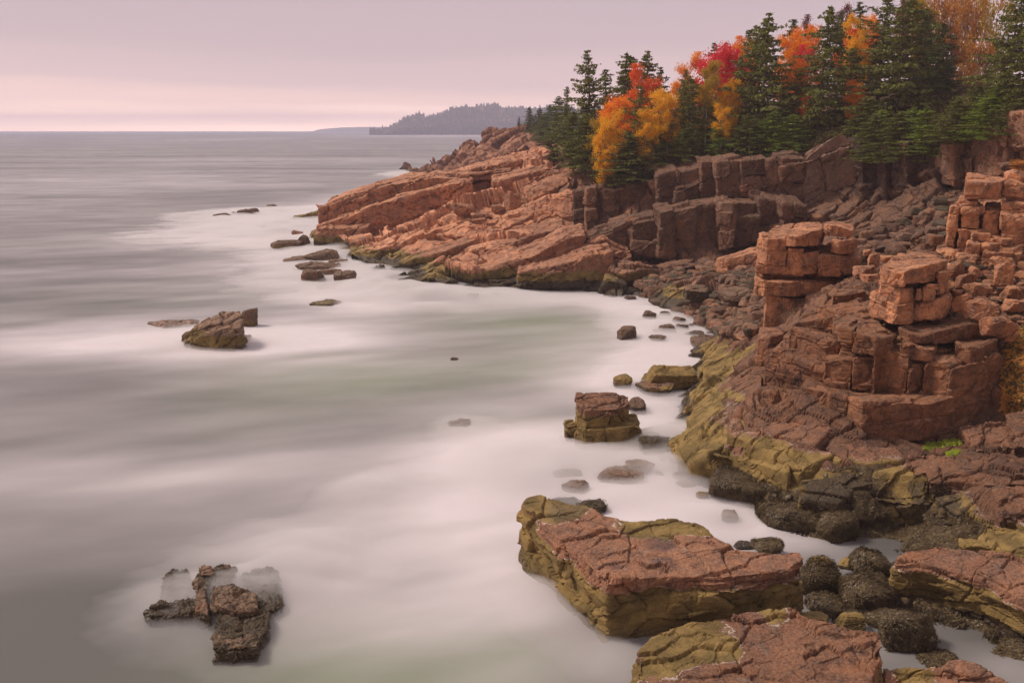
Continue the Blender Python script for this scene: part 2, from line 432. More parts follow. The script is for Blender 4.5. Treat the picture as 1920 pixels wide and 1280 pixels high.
t.links.new(c, b.inputs['Base Color']); b.inputs['Roughness'].default_value = .5
b.inputs['Specular IOR Level'].default_value = .22
bn = noise_n(t, gp, .25, 3, .5, (.3, 1, 1))
bp = t.nodes.new('ShaderNodeBump'); bp.inputs['Strength'].default_value = .25; bp.inputs['Distance'].default_value = .3
t.links.new(bn, bp.inputs['Height']); t.links.new(bp.outputs[0], b.inputs['Normal'])
sea = link('sea', new_mesh('sea', SV, gridfaces(ny, nx), m, True, {'foam': foam, 'green': green}))
tag(sea, 'smooth milky grey-green sea with white foam belts around the rocks', kind='structure')

# sea mist: one closed low bank of even density whose height swells where waves break
MIST = [(470, 432, 260, 30, .25), (620, 415, 150, 34, .45), (600, 500, 150, 45, .30), (380, 640, 260, 34, .30), (700, 530, 130, 40, .34), (780, 555, 130, 22, .40),
 (880, 560, 130, 20, .32), (1010, 560, 120, 14, .22), (1200, 590, 100, 40, .20), (1290, 630, 110, 45, .20), (1230, 730, 130, 80, .30),
 (1130, 850, 190, 50, .26), (1270, 850, 70, 60, .35), (1200, 920, 210, 50, .28), (1360, 975, 100, 30, .28), (1500, 1015, 110, 16, .16), (950, 1000, 130, 80, .24),
 (1050, 1150, 110, 80, .30), (1160, 1250, 90, 60, .30), (420, 1130, 300, 150, .31), (560, 1070, 150, 80, .24), (870, 800, 90, 30, .2), (710, 920, 120, 50, .25),
 (960, 880, 140, 50, .35), (450, 400, 120, 12, .3), (800, 326, 90, 7, .35), (640, 470, 100, 20, .4)]
ny, nx = 330, 360
Yr = np.geomspace(13, 330, ny); sl = np.linspace(-.62, .46, nx)
YY, SS = np.meshgrid(Yr, sl, indexing='ij'); XX = YY * SS
ml = np.stack([XX.ravel(), YY.ravel(), np.zeros(XX.size)], 1)
h = blobs(XX, YY, MIST).ravel()
h = 1.45 * h * (1 + .45 * fbm(ml * np.array([.35, .7, 1]), 4, 21) * 1.3) + .05 * fbm(ml * np.array([.1, .3, 1]), 3, 33) - .16
edge = np.ones((ny, nx)); edge[:4] = 0; edge[-4:] = 0; edge[:, :4] = 0; edge[:, -4:] = 0
h = np.where(edge.ravel() > 0, np.maximum(h, -.25), -.25)
top = ml.copy(); top[:, 2] = h; bot = ml.copy(); bot[:, 2] = -.5
Ft = gridfaces(ny, nx); nn = ny * nx
idx = np.arange(nn).reshape(ny, nx)
def wall(a): return np.stack([a[1:], a[:-1], a[:-1] + nn, a[1:] + nn], 1)
Fw = np.concatenate([wall(idx[0]), wall(idx[:, -1]), wall(idx[-1][::-1]), wall(idx[::-1, 0])])
mm = bpy.data.materials.new('spray_mist'); mm.use_nodes = True; t = mm.node_tree; t.nodes.clear()
out = t.nodes.new('ShaderNodeOutputMaterial'); pv = t.nodes.new('ShaderNodeVolumePrincipled')
pv.inputs['Color'].default_value = (.92, .895, .905, 1); pv.inputs['Density'].default_value = 1.5
t.links.new(pv.outputs[0], out.inputs['Volume'])
mist = link('sea_mist', new_mesh('sea_mist', np.concatenate([top, bot]), np.concatenate([Ft, Ft[:, ::-1] + nn, Fw]), mm, True))
tag(mist, 'low white veil of spray drifting round the wave-washed rocks', kind='stuff')

# ------------------------------------------------------------------ rock builders
AREAS = []   # extra growth: kind, centre, radius, amount
def area(kind, px, py, z, r, a, rz=99): AREAS.append((kind, PZ(px, py, z), r, a, rz))
AREA_ON = True
def growth(P, moss, weed, mw=.35, ww=.3, barn=.8, tint=1., noise_seed=0):
    w = .22 * fbm(P * .8, 3, 60 + noise_seed)
    a = {'moss': np.clip(.5 + (moss - P[:, 2] + w) / mw, -.15, 1.1), 'weed': np.clip(.5 + (weed - P[:, 2] + w) / ww, -.15, 1.1),
         'wet': sstep(.45 - P[:, 2] + w * .6, 0, .45) * .75, 'barn': np.full(len(P), barn), 'tint': np.full(len(P), tint)}
    for kind, c, r, amt, rz in (AREAS if AREA_ON else []):
        d = np.linalg.norm((P - c) * np.array([1, 1, .6]), axis=1) / r
        a[kind] = a[kind] + amt * np.exp(-d ** 4)
    a['moss'] = np.clip(a['moss'], -1, 1.2); a['weed'] = np.clip(a['weed'], -1, 1.2); a['wet'] = np.clip(a['wet'], 0, 1)
    return a
def remesh(V, F, voxel):
    me = bpy.data.meshes.new('tmp'); me.from_pydata([tuple(v) for v in V], [], F); me.update()
    o = bpy.data.objects.new('tmp', me); COL.objects.link(o)
    r = o.modifiers.new('r', 'REMESH'); r.mode = 'VOXEL'; r.voxel_size = voxel
    ev = o.evaluated_get(bpy.context.evaluated_depsgraph_get()); e = ev.to_mesh()
    n = len(e.vertices); co = np.empty(n * 3, np.float32); e.vertices.foreach_get('co', co)
    no = np.empty(n * 3, np.float32); e.vertices.foreach_get('normal', no)
    nf = len(e.polygons); lt = np.empty(nf, np.int32); e.polygons.foreach_get('loop_total', lt)
    li = np.empty(len(e.loops), np.int32); e.loops.foreach_get('vertex_index', li)
    F4 = li.reshape(-1, 4) if (lt == 4).all() else None
    if F4 is None:
        e.calc_loop_triangles(); k = len(e.loop_triangles); tr = np.empty(k * 3, np.int32); e.loop_triangles.foreach_get('vertices', tr); F4 = tr.reshape(-1, 3)
    ev.to_mesh_clear(); bpy.data.objects.remove(o); bpy.data.meshes.remove(me)
    return co.reshape(-1, 3).astype(float), no.reshape(-1, 3).astype(float), F4.copy()
def prism(poly, idx, pybot, taper=.0, zbot=None):
    """poly: (px, py, Y) top outline; its vertex idx has the block's foot at pixel row pybot"""
    T = np.array([PY(*p) for p in poly]) if len(poly[0]) == 3 else np.array(poly)
    if zbot is None: zbot = PY(poly[idx][0], pybot, poly[idx][2])[2]
    a = np.sum(T[:, 0] * np.roll(T[:, 1], -1) - np.roll(T[:, 0], -1) * T[:, 1])
    if a < 0: T = T[::-1]
    c = T.mean(0); B = T.copy(); B[:, :2] = c[:2] + (T[:, :2] - c[:2]) * (1 + taper); B[:, 2] = zbot
    n = len(T); V = np.concatenate([T, B])
    F = [tuple(range(n)), tuple(range(2 * n - 1, n - 1, -1))] + [(i, i + n, (i + 1) % n + n, (i + 1) % n) for i in range(n)]
    return V, F
rs = random.Random(77)
def rock_part(name, V, F, voxel, mat, parent, base, seed, scales, R, moss, weed, fine=.02, warp=.1, barn=.5, tint=None, mw=.35, ww=.3, finefreq=3.):
    P, Nn, F4 = remesh(V, F, voxel)
    P = rockify(P, Nn, scales, R, seed, fine, warp, finefreq)
    at = growth(P, moss, weed, barn=barn, tint=rs.uniform(.85, 1.15) if tint is None else tint * rs.uniform(.86, 1.12), mw=mw, ww=ww)
    me = new_mesh(name, P - base, F4, mat, False, at)
    return link(name, me, parent, None if parent is not None else base)

# ------------------------------------------------------------------ cove cliff and sloping ledges (one sheet of ground)
W = lambda p, dY=0, dz=0: tuple(p + np.array((0, dY, dz)))
colsB = [(597, 392, 95), (660, 366, 98), (750, 340, 103), (830, 321, 107), (920, 303, 112), (1030, 279, 116), (1085, 312, 92), (1180, 338, 81),
         (1290, 303, 80), (1400, 293, 79), (1505, 288, 78), (1578, 262, 76), (1680, 266, 72), (1800, 252, 66), (1990, 215, 60)]
B = [PY(*p) for p in colsB]
rowA = [B[i] + np.array((2 if i < 6 else 0, 9, 0)) for i in range(15)]
for i in range(6): rowA[i][2] = -1.5
for i in range(6, 15): rowA[i][2] += .6; rowA[i][1] -= 5
rowB2 = [PY(*p) for p in [(600, 402, 93), (664, 384, 94.5), (756, 366, 97), (835, 350, 98.5), (900, 340, 99), (1030, 316, 101), (1085, 322, 90), (1180, 348, 79.6),
         (1290, 312, 79), (1400, 303, 78), (1505, 298, 77), (1578, 275, 75), (1680, 276, 71), (1800, 262, 65), (1990, 226, 59)]]
rowD = [PY(*p) for p in [(607, 464, 92.2), (690, 457, 91.5), (762, 430, 91.5), (852, 396, 92.5), (937, 377, 94.5), (1028, 338, 97), (1085, 336, 88), (1180, 390, 78.3),
         (1290, 372, 77.5), (1400, 366, 76.6), (1505, 362, 75.5), (1578, 352, 73.6), (1680, 350, 69.6), (1800, 330, 63.8), (1990, 290, 58)]]
rowE = [PY(*p) for p in [(640, 470, 90), (700, 462, 89), (775, 437, 87), (860, 404, 87), (937, 384, 88), (1024, 350, 88), (1085, 346, 84.5), (1180, 424, 77),
         (1290, 400, 76), (1400, 390, 75), (1505, 388, 74), (1585, 392, 71.5), (1690, 385, 67.5), (1800, 362, 62), (1990, 320, 56.5)]]
rowE2 = [PY(*p) for p in [(662, 478, 85), (716, 470, 84), (796, 444, 82), (878, 412, 81.5), (940, 402, 82), (1028, 372, 83), (1085, 358, 82.6), (1175, 432, 76.6),
         (1280, 412, 75.3), (1390, 402, 74), (1500, 400, 72.6), (1590, 412, 69.5), (1700, 402, 65), (1805, 380, 60), (1990, 335, 55)]]
rowF = [PY(*p) for p in [(664, 500, 81.5), (728, 496, 80), (812, 482, 78), (880, 462, 78), (950, 440, 79.5), (1040, 432, 80), (1090, 442, 79), (1180, 468, 75),
         (1290, 470, 73), (1400, 456, 71), (1505, 440, 69), (1600, 448, 65.5), (1705, 436, 61), (1812, 405, 57), (1990, 352, 53)]]
rowF2 = [PY(*p) for p in [(690, 508, 78), (742, 506, 76), (815, 494, 74), (890, 474, 74), (960, 458, 75), (1045, 452, 75.5), (1092, 460, 75), (1185, 482, 73.5),
         (1290, 494, 70), (1400, 485, 67), (1505, 470, 65), (1600, 480, 60), (1710, 466, 57), (1815, 440, 53), (1990, 380, 50)]]
rowG = [PY(*p) for p in [(708, 520, 74.3), (748, 520, 72.5), (800, 508, 71), (890, 496, 71), (965, 486, 71.5), (1050, 486, 71.5), (1100, 490, 71), (1190, 506, 69.5),
         (1290, 520, 66), (1400, 530, 62), (1505, 520, 58), (1600, 515, 55), (1710, 500, 52), (1815, 480, 48), (1990, 420, 46)]]
rowG2 = [PY(*p) for p in [(718, 528, 72.5), (756, 530, 69.5), (800, 518, 67.6), (890, 512, 67.6), (970, 510, 68), (1055, 510, 68), (1110, 514, 68), (1195, 525, 66.5),
         (1290, 548, 62), (1400, 570, 56), (1505, 560, 52), (1600, 555, 50), (1710, 540, 48), (1815, 520, 44), (1990, 470, 42)]]
rowH = [PZ(*p) for p in [(700, 535, .05), (738, 557, .05), (800, 560, .05), (890, 553, .05), (970, 548, .05), (1060, 548, .05), (1120, 548, .05), (1200, 556, -.05), (1290, 600, -.6),
         (1400, 640, -1), (1505, 640, -1), (1600, 640, -1), (1710, 640, -1), (1815, 640, -1), (1990, 640, -1)]]
rowI = [p + np.array((-1.5 if i < 2 else 0, -2, -1.8)) for i, p in enumerate(rowH)]
rows = np.array([rowA, B, rowB2, rowD, rowE, rowE2, rowF, rowF2, rowG, rowG2, rowH, rowI])
def loft(rows, wts_r, nu, hard=.35):
    R, C, _ = rows.shape
    # columns: smooth-ish (monotone cubic via blended linear), spaced by pixel width
    u = np.linspace(0, C - 1, nu); ui = np.minimum(u.astype(int), C - 2); uf = u - ui
    uf = uf * (1 - .35) + .35 * (uf * uf * (3 - 2 * uf))
    A = rows[:, ui] * (1 - uf)[None, :, None] + rows[:, ui + 1] * uf[None, :, None]
    parts = []
    for r in range(R - 1):
        k = wts_r[r]; f = np.linspace(0, 1, k, endpoint=False)[:, None, None]
        parts.append(A[r][None] * (1 - f) + A[r + 1][None] * f)
    parts.append(A[-1][None])
    return np.concatenate(parts, 0)
G = loft(rows, [20, 26, 60, 14, 26, 70, 16, 34, 22, 34, 12], 1250)
nr, nc, _ = G.shape
Nn = smooth_grid(gridnormals(G), 10).reshape(-1, 3)
if Nn[:, 1].mean() > 0: Nn = -Nn
P = G.reshape(-1, 3)
Rc = rotmat(17, 8, 6)
# broad undulation, then jointing at three scales
P = P + Nn * (fbm(P * .12, 3, 70) * 1.1)[:, None]
Pr_ = rockify(P, Nn, [((5.5, 4.5, 3.4), .62, .22, .05), ((2.1, 1.9, 1.5), .24, .12, .07), ((.8, .8, .6), .07, .04, .12)], Rc, 11, .06, .35, 1.6)
Pl_ = rockify(P, Nn, [((15., 7.0, 2.4), .75, .35, .05), ((5.0, 3.6, 1.1), .24, .12, .06), ((1.4, 1.2, .5), .06, .03, .12)], Rc, 12, .06, .5, 1.6)
lm = sstep(P[:, 0], 10.5, 3.5)[:, None]
P = Pr_ * (1 - lm) + Pl_ * lm
at = growth(P, 1.3 , .75, mw=1.6, ww=.8, barn=.1)
left = sstep(P[:, 0], 6, -6)
at['tint'] = 1.0 - .35 * sstep(P[:, 0], 26, 30) + .2 * left + .45 * sstep(P[:, 0], 18, 8) + .12 * sstep(P[:, 2], 3, 9) * left  # right part darker: wet rock, plus shade put into the tint
Fc = gridfaces(nr, nc)
fx = P[Fc].mean(1)[:, 0]
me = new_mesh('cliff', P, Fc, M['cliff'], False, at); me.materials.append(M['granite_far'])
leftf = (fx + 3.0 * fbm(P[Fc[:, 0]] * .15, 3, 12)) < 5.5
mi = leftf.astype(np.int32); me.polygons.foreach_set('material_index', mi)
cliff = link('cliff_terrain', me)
tag(cliff, 'jointed pink granite cliff and ledges dipping into the cove', kind='structure')
cliff_bvh = BVHTree.FromPolygons([tuple(v) for v in G[::3, ::4].reshape(-1, 3)], [tuple(int(i) for i in f) for f in gridfaces(len(G[::3]), len(G[0, ::4]))])

# ------------------------------------------------------------------ wooded hillside behind the cliff
hs = []
ncol = 90; nrow = 60
edge_pts = np.array([B[5] + np.array((6, -14, 1.0))] + [b + np.array((0, 1.0, .0)) for b in B[6:]])
eu = np.linspace(0, len(edge_pts) - 1, ncol); ei = np.minimum(eu.astype(int), len(edge_pts) - 2); ef = (eu - ei)[:, None]
E = edge_pts[ei] * (1 - ef) + edge_pts[ei + 1] * ef
GH = np.zeros((nrow, ncol, 3))
for r in range(nrow):
    d = (r / (nrow - 1)) ** 1.5 * 70
    s = np.interp(E[:, 0], [3, 12, 20, 30, 45], [.02, .08, .13, .15, .14])
    GH[r] = E + np.stack([np.full(ncol, d * .12), np.full(ncol, d), s * np.minimum(d, 25) + .25], 1)
    if r == 0: GH[r][:, 2] -= 1.2; GH[r][:, 1] -= .3
Ph = GH.reshape(-1, 3); Ph[:, 2] += .35 * fbm(Ph * .3, 3, 8)
hill = link('hillside', new_mesh('hillside', Ph, gridfaces(nrow, ncol), M['soil'], True))
tag(hill, 'wooded hillside of brown soil rising behind the cliff edge', kind='structure')
hill_bvh = BVHTree.FromPolygons([tuple(v) for v in Ph], [tuple(int(i) for i in f) for f in gridfaces(nrow, ncol)])

# far rocky point between the ledges and the headland
pr = [[PY(*p) for p in [(770, 322, 262), (822, 300, 250), (886, 268, 235), (930, 252, 225), (975, 241, 215), (1040, 236, 205), (1130, 225, 200)]],
      [PY(*p) for p in [(800, 325, 235), (850, 312, 228), (900, 288, 210), (945, 272, 200), (990, 262, 190), (1050, 255, 180), (1130, 250, 178)]],
      [PY(*p) for p in [(830, 340, 205), (880, 335, 200), (930, 315, 185), (970, 300, 175), (1010, 290, 165), (1060, 285, 160), (1130, 280, 160)]]]
back = [p + np.array((3, 14, 0)) for p in pr[0]]
for p in back: p[2] = -2
front = [p + np.array((-4, -8, 0)) for p in pr[2]]
for p in front: p[2] = -2
tipc = np.array([back] + pr + [front])
tip = PZ(758, 321, -.6); tipc = np.concatenate([np.repeat(tip[None, None], 5, 0), tipc], 1)
G2 = loft(tipc, [30, 60, 60, 40], 460)
N2 = smooth_grid(gridnormals(G2), 4).reshape(-1, 3)
if N2[:, 2].mean() < 0: N2 = -N2
P2 = rockify(G2.reshape(-1, 3), N2, [((11, 8, 4), 1.3, .7, .12), ((4, 3.2, 1.8), .5, .3, .15)], rotmat(16, 10, 5), 41, .3, 1.0, .8)
point = link('rocky_point', new_mesh('rocky_point', P2, gridfaces(G2.shape[0], G2.shape[1]), M['granite_far'], False, growth(P2, .8, .5, mw=.9, barn=0)))
tag(point, 'far point of bare pink ledges sloping to the sea', kind='structure')
point_bvh = BVHTree.FromPolygons([tuple(v) for v in G2.reshape(-1, 3)], [tuple(int(i) for i in f) for f in gridfaces(G2.shape[0], G2.shape[1])])

# ------------------------------------------------------------------ far headland and island
sil = [(696, 252), (720, 249), (733, 243), (745, 232), (760, 226), (785, 219), (815, 213), (850, 203), (880, 199), (910, 199), (950, 200), (1000, 202), (1060, 206), (1200, 214), (1400, 225)]
top = [PY(x, y, 2150) for x, y in sil]
mid = [PY(x - 2, y + (252.2 - y) * .55, 2030) for x, y in sil]
base = [PZ(x - 4, 253.0 - .3, 0) for x, y in sil]
b0 = [p * 1 for p in base]
for p in b0: p[2] = -6; p[1] -= 10
bk = [p + np.array((0, 250, 0)) for p in top]
for p in bk: p[2] = -6
ms = [m_ + np.array((0, 0, -4)) for m_ in mid]
GHd = loft(np.array([bk, top, mid, base, b0]), [30, 40, 34, 6], 420)
PH = GHd.reshape(-1, 3); NH = smooth_grid(gridnormals(GHd), 3).reshape(-1, 3)
if NH[:, 2].mean() < 0: NH = -NH
PH = rockify(PH, NH, [((60, 50, 25), 7, 4, .15), ((22, 20, 10), 3, 1.5, .2)], rotmat(10), 5, 2., 8, .05)
head = link('headland', new_mesh('headland', PH, gridfaces(GHd.shape[0], GHd.shape[1]), M['far_rock'], False))
tag(head, 'hazy far headland with a cliff foot above the sea', kind='structure')
hb = BVHTree.FromPolygons([tuple(v) for v in PH], [tuple(int(i) for i in f) for f in gridfaces(GHd.shape[0], GHd.shape[1])])
rg = np.random.RandomState(3)
V_, F_ = [], []; off = 0
k = 7; ang = np.linspace(0, 2 * math.pi, k, endpoint=False)
cnt = 0
for _ in range(9000):
    if cnt > 3600: break
    x = rg.uniform(-340, 330); y = rg.uniform(1960, 2330)
    hit = hb.ray_cast(Vector((x, y, 300)), Vector((0, 0, -1)))
    if hit[0] is None: continue
    z = hit[0].z
    if z < 14 + 7 * math.sin(x * .02) + 7 * math.sin(x * .07 + 1) + rg.uniform(-4, 4): continue
    H = rg.uniform(4.5, 9) * (1.25 if rg.rand() < .12 else 1); r0 = H * rg.uniform(.22, .34)
    lv = [(0, r0), (.35, r0 * .8), (.36, r0 * .95), (.65, r0 * .45), (.66, r0 * .55), (1, .1)]
    ringz = []
    for hz, rr in lv:
        jr = rr * rg.uniform(.7, 1.25, k)
        ringz.append(np.stack([x + jr * np.cos(ang), y + jr * np.sin(ang), np.full(k, z - 1 + H * hz)], 1))
    Vv = np.concatenate(ringz); i = np.arange(len(lv) * k).reshape(-1, k); j = np.roll(i, -1, 1)
    F_.append(np.stack([i[:-1].ravel(), j[:-1].ravel(), j[1:].ravel(), i[1:].ravel()], 1) + off); V_.append(Vv); off += len(Vv); cnt += 1
ff_ = link('headland_forest', new_mesh('headland_forest', np.concatenate(V_), np.concatenate(F_), M['far_forest'], False))
tag(ff_, 'dark spruce forest covering the hazy far headland', kind='stuff')
isl = [(590, 245.2), (610, 241), (640, 239), (680, 238), (720, 238.4), (800, 240)]
it = [PY(x, y, 4600) for x, y in isl]; ib = [np.array((p[0], 4500, -3)) for p in it]; ik = [np.array((p[0], 4900, -3)) for p in it]
GI = loft(np.array([ik, it, ib]), [8, 8], 120); PI_ = GI.reshape(-1, 3); PI_[:, 2] += 2 * fbm(PI_ * .01, 4, 2)
isle = link('far_island', new_mesh('far_island', PI_, gridfaces(GI.shape[0], GI.shape[1]), M['isle'], True))
tag(isle, 'low faint strip of land on the horizon left of the headland', kind='structure')

# ------------------------------------------------------------------ near shore: heightfield through measured points
CZ = [  # px, py, z
 (1180,545,-.1),(1240,566,0),(1290,592,0),(1330,618,0),(1325,655,-.2),(1305,690,-.2),(1295,740,-.2),(1276,790,-.2),(1258,845,-.2),(1300,900,-.25),(1345,950,-.3),(1420,985,-.25),(1500,1010,-.25),(1590,1030,-.3),(1660,1020,-.15),
 (1250,535,.7),(1350,560,1.1),(1300,505,1.6),(1385,610,.6),(1400,570,1.5),(1200,518,1.0),(1400,500,2.6),(1350,490,2.4),(1270,560,.25),
 (1330,650,.5),(1350,640,1.3),(1400,645,2.0),(1425,690,2.6),(1330,695,.8),(1375,700,1.7),(1325,728,.9),(1345,728,1.5),(1430,740,2.8),(1310,770,.8),(1345,790,1.4),(1380,790,1.9),(1285,830,.6),(1320,820,1.1),
 (1340,850,1.0),(1400,850,1.4),(1460,790,2.2),(1530,810,2.1),(1470,865,1.4),(1475,895,.7),(1400,890,.7),(1560,860,1.7),(1620,845,1.85),(1480,930,.6),(1560,920,1.0),(1500,960,.5),(1450,965,.2),(1590,975,.4),
 (1640,900,1.3),(1690,870,1.65),(1700,832,2.0),(1780,812,2.2),(1700,940,.8),(1900,790,2.6),(1990,820,2.5),(1850,850,2.1),(1760,862,1.9),(1830,905,1.8),(1900,880,2.0),(1790,930,1.2),(1860,965,1.2),(1990,930,1.8),
 (1690,985,.1),(1780,1000,.6),(1850,1010,.9),(1930,1000,1.2),(1730,960,.7),
 (1550,1090,.0),(1600,1150,.0),(1700,1180,.1),(1600,1250,-.3),(1850,1240,-.15),(1750,1130,.2),(1930,1200,.3),(1920,1080,.8),(1800,1040,.7),(1990,1270,.1),
 (1400,1130,-.4),(1250,1100,-.5),(1137,1210,-1.2),(1050,1100,-1.6),(960,1000,-1.8),(1100,930,-1.2),(1220,950,-.7),(1330,990,-.5),(1180,860,-1.1),(1230,760,-.9),(1180,680,-1.1),(1150,600,-1.1),(1060,780,-1.5),
 (1000,650,-1.7),(1250,640,-.6),(1100,560,-.8),(1200,1290,-.7),(1400,1290,-.3),(1020,1290,-1.5),(1700,1290,-.2),(1850,1300,0)]
CY = [ # px, py, depth
 (1880,660,27.5),(1850,600,29.3),(1850,560,30.5),(1850,512,33),(1800,482,36),(1910,470,36),(1700,545,32),(1640,560,31.5),(1560,590,32),(1500,590,34),(1990,600,28.5),(1930,700,26.5),(1990,500,33),
 (1620,492,50),(1700,470,52),(1770,445,53),(1700,430,58),(1650,450,58),(1900,352,55),(1990,330,56),(1810,400,56),(1500,520,48),(1540,500,56),(1440,590,44),(1940,330,46),(1900,400,42),
 (1650,700,30),(1780,700,28.5),(1550,700,31),(1600,800,26.2),(1740,800,26)]
pts = np.array([PZ(*p) for p in CZ] + [PY(x_, y_, push(Y_)) for x_, y_, Y_ in CY])
def tps(pts, lam=.05):
    A = pts[:, :2]; n = len(A)
    d = np.linalg.norm(A[:, None] - A[None], axis=2)
    K = np.sqrt(d * d + .8)  # near-linear kernel: follows the measured points without overshoot
    Pm = np.concatenate([np.ones((n, 1)), A], 1)
    Mx = np.zeros((n + 3, n + 3)); Mx[:n, :n] = K + lam * np.eye(n) * -1; Mx[:n, n:] = Pm; Mx[n:, :n] = Pm.T
    s = np.linalg.solve(Mx, np.concatenate([pts[:, 2], np.zeros(3)]))
    def f(X):
        r = np.empty(len(X))
        for i in range(0, len(X), 60000):
            x = X[i:i + 60000, :2]
            r[i:i + 60000] = np.sqrt(((x[:, None] - A[None]) ** 2).sum(2) + .8) @ s[:n] + s[n] + x @ s[n + 1:]
        return r
    return f
shore_z = tps(pts)
ny, nx = 640, 660
Yr = np.geomspace(15.5, 74, ny); sl = np.linspace(.04, .70, nx)
YY, SS = np.meshgrid(Yr, sl, indexing='ij'); XX = YY * SS
sb = np.stack([XX.ravel(), YY.ravel(), np.zeros(XX.size)], 1)
sb[:, 2] = shore_z(sb)
far_ = sstep(sb[:, 1], 60, 70); sb[:, 2] = sb[:, 2] * (1 - far_) + far_ * np.minimum(sb[:, 2], 1.2)
Gs = sb.reshape(ny, nx, 3); Ns = smooth_grid(gridnormals(Gs), 8).reshape(-1, 3)
if Ns[:, 2].mean() < 0: Ns = -Ns
for a_ in [('moss', 1340, 690, 1.3, 3.0, .55), ('moss', 1390, 670, 1.9, 1.9, .5), ('moss', 1320, 800, 1.1, 2.6, .6), ('moss', 1400, 850, 1.3, 1.9, .5), ('moss', 1460, 900, 1.0, 1.8, .5), ('moss', 1560, 920, 1.2, 1.6, .3),
           ('weed', 1590, 915, 1.4, 1.5, .45), ('weed', 1500, 955, .8, 1.6, .4), ('weed', 1690, 960, .8, 2.2, .42), ('weed', 1790, 960, 1.1, 1.5, .35), ('moss', 1530, 880, 1.9, .8, .7),
           ('moss', 1440, 800, 2.4, 2.0, -.5), ('moss', 1780, 930, 1.4, 1.0, .5), ('moss', 1890, 1010, 1.4, 1.0, .5), ('weed', 1330, 580, .6, 5, .25), ('weed', 1290, 540, .8, 4, .15),
           # slab tops
           ('moss', 1040, 945, 1.75, 1.35, .9), ('moss', 1240, 985, 1.7, .75, .95), ('moss', 1310, 990, 1.7, .55, .9), ('moss', 1180, 985, 1.7, .6, .7), ('wet', 1235, 1012, 1.7, .42, .9), ('wet', 1160, 1050, 1.7, .28, .9), ('wet', 1245, 1050, 1.7, .35, .8), ('wet', 1060, 962, 1.7, .5, .7),
           ('moss', 1310, 1180, 1.25, 1.0, .8), ('moss', 1250, 1215, 1.2, .75, .9), ('moss', 1360, 1215, 1.2, .5, .6),('moss', 1450, 1155, 1.2, .5, .8),
           ('moss', 1720, 1255, .8, .6, .8)]:
    area(*a_)
small = sstep(sb[:, 1], 60, 30)
Psb = rockify(sb, Ns, [((3.4, 2.8, 1.3), .20, .10, .06), ((1.3, 1.1, .6), .10, .06, .08), ((.5, .45, .3), .035, .02, .14)], rotmat(14, 30, 10), 23, .06, .26, 2.2)
at = growth(Psb, 1.15, .42, mw=.8, ww=.35, barn=.5)
at['tint'] = (.74 + .12 * fbm(Psb * .3, 3, 4)) * (1 - .25 * sstep(Psb[:, 0], 9, 13) * sstep(Psb[:, 1], 34, 28))
shore = link('shore_ledges', new_mesh('shore_ledges', Psb, gridfaces(ny, nx), M['slab'], False, at))
tag(shore, 'fractured pink and olive rock shelf running into the water', kind='structure')
sub = Psb.reshape(ny, nx, 3)[::2, ::2]
shore_bvh = BVHTree.FromPolygons([tuple(v) for v in sub.reshape(-1, 3)], [tuple(int(i) for i in f) for f in gridfaces(sub.shape[0], sub.shape[1])])
# the same coast carried on to the right, outside the photograph's frame
nbr, nbc = 170, 130
Yb = np.geomspace(11, 120, nbr); sb2 = np.linspace(.685, 2.3, nbc)
YB, SB = np.meshgrid(Yb, sb2, indexing='ij')
edge_xy = np.stack([Yb * .69, Yb, np.zeros(nbr)], 1)
low = shore_z(edge_xy); tt_ = sstep(Yb, 44, 57)
bz_ = np.where(Yb < 16, shore_z(np.array([[11., 16., 0]]))[0], low) * (1 - tt_) + 12.3 * tt_
Gb = np.stack([YB * SB, YB, bz_[:, None] - .25 + np.minimum((SB - .685) * YB * .42, 11)], 2)
Nb = smooth_grid(gridnormals(Gb), 6).reshape(-1, 3)
if Nb[:, 2].mean() < 0: Nb = -Nb
Pb = Gb.reshape(-1, 3) + Nb * (.8 * fbm(Gb.reshape(-1, 3) * .15, 3, 14))[:, None] * sstep(SB.ravel(), .685, .85)[:, None]
Pb = rockify(Pb, Nb, [((3.4, 2.8, 1.5), .3, .15, .06), ((1.2, 1.0, .6), .1, .05, .1)], rotmat(14, 30, 10), 29, .08, .3, 2)
bank = link('coast_slope', new_mesh('coast_slope', Pb, gridfaces(nbr, nbc), M['cliff'], False, growth(Pb, .9, .3)))
tag(bank, 'rocky slope carrying the coast on beyond the right edge', kind='structure')
def ground(bvhs, x, y, default=None):
    best = None
    for b_ in bvhs:
        h_ = b_.ray_cast(Vector((x, y, 80)), Vector((0, 0, -1)))
        if h_[0] is not None and (best is None or h_[0].z > best): best = h_[0].z
    return default if best is None else best

# ------------------------------------------------------------------ stacked outcrops made of joint blocks
SC = [((1.5, 1.3, .7), .045, .055, .10), ((.55, .5, .28), .022, .022, .16)]
def outcrop(label, name, cat, blks, mat, core=None, voxel=.046, moss=1.0, weed=.2, R=None, seed=1, tint=None):
    R = rotmat(10, 20, 6) if R is None else R
    back_ = lambda b_: ([(x_, y_, push(Y_)) for x_, y_, Y_ in b_[0]],) + tuple(b_[1:])
    blks = [back_(b_) for b_ in blks]
    if core: core = back_(core)
    allV = [prism(*b_) for b_ in blks]
    c = np.concatenate([v for v, f in allV]); base = np.array((c[:, 0].mean(), c[:, 1].mean(), c[:, 2].min()))
    e = tag(empty(name, base), label, cat)
    for i, (V, F) in enumerate(allV + ([prism(*core)] if core else [])):
        is_core = core and i == len(allV)
        rock_part('rock_core' if is_core else 'rock_block', V, F, voxel * (1.6 if is_core else 1), mat, e, base, seed + 13 * i,
                  SC if not is_core else [((1.4, 1.2, .6), .10, .08, .08), ((.5, .5, .3), .04, .03, .12)], R, moss, weed, fine=.035, warp=.12, tint=tint)
    return e
AREA_ON = False
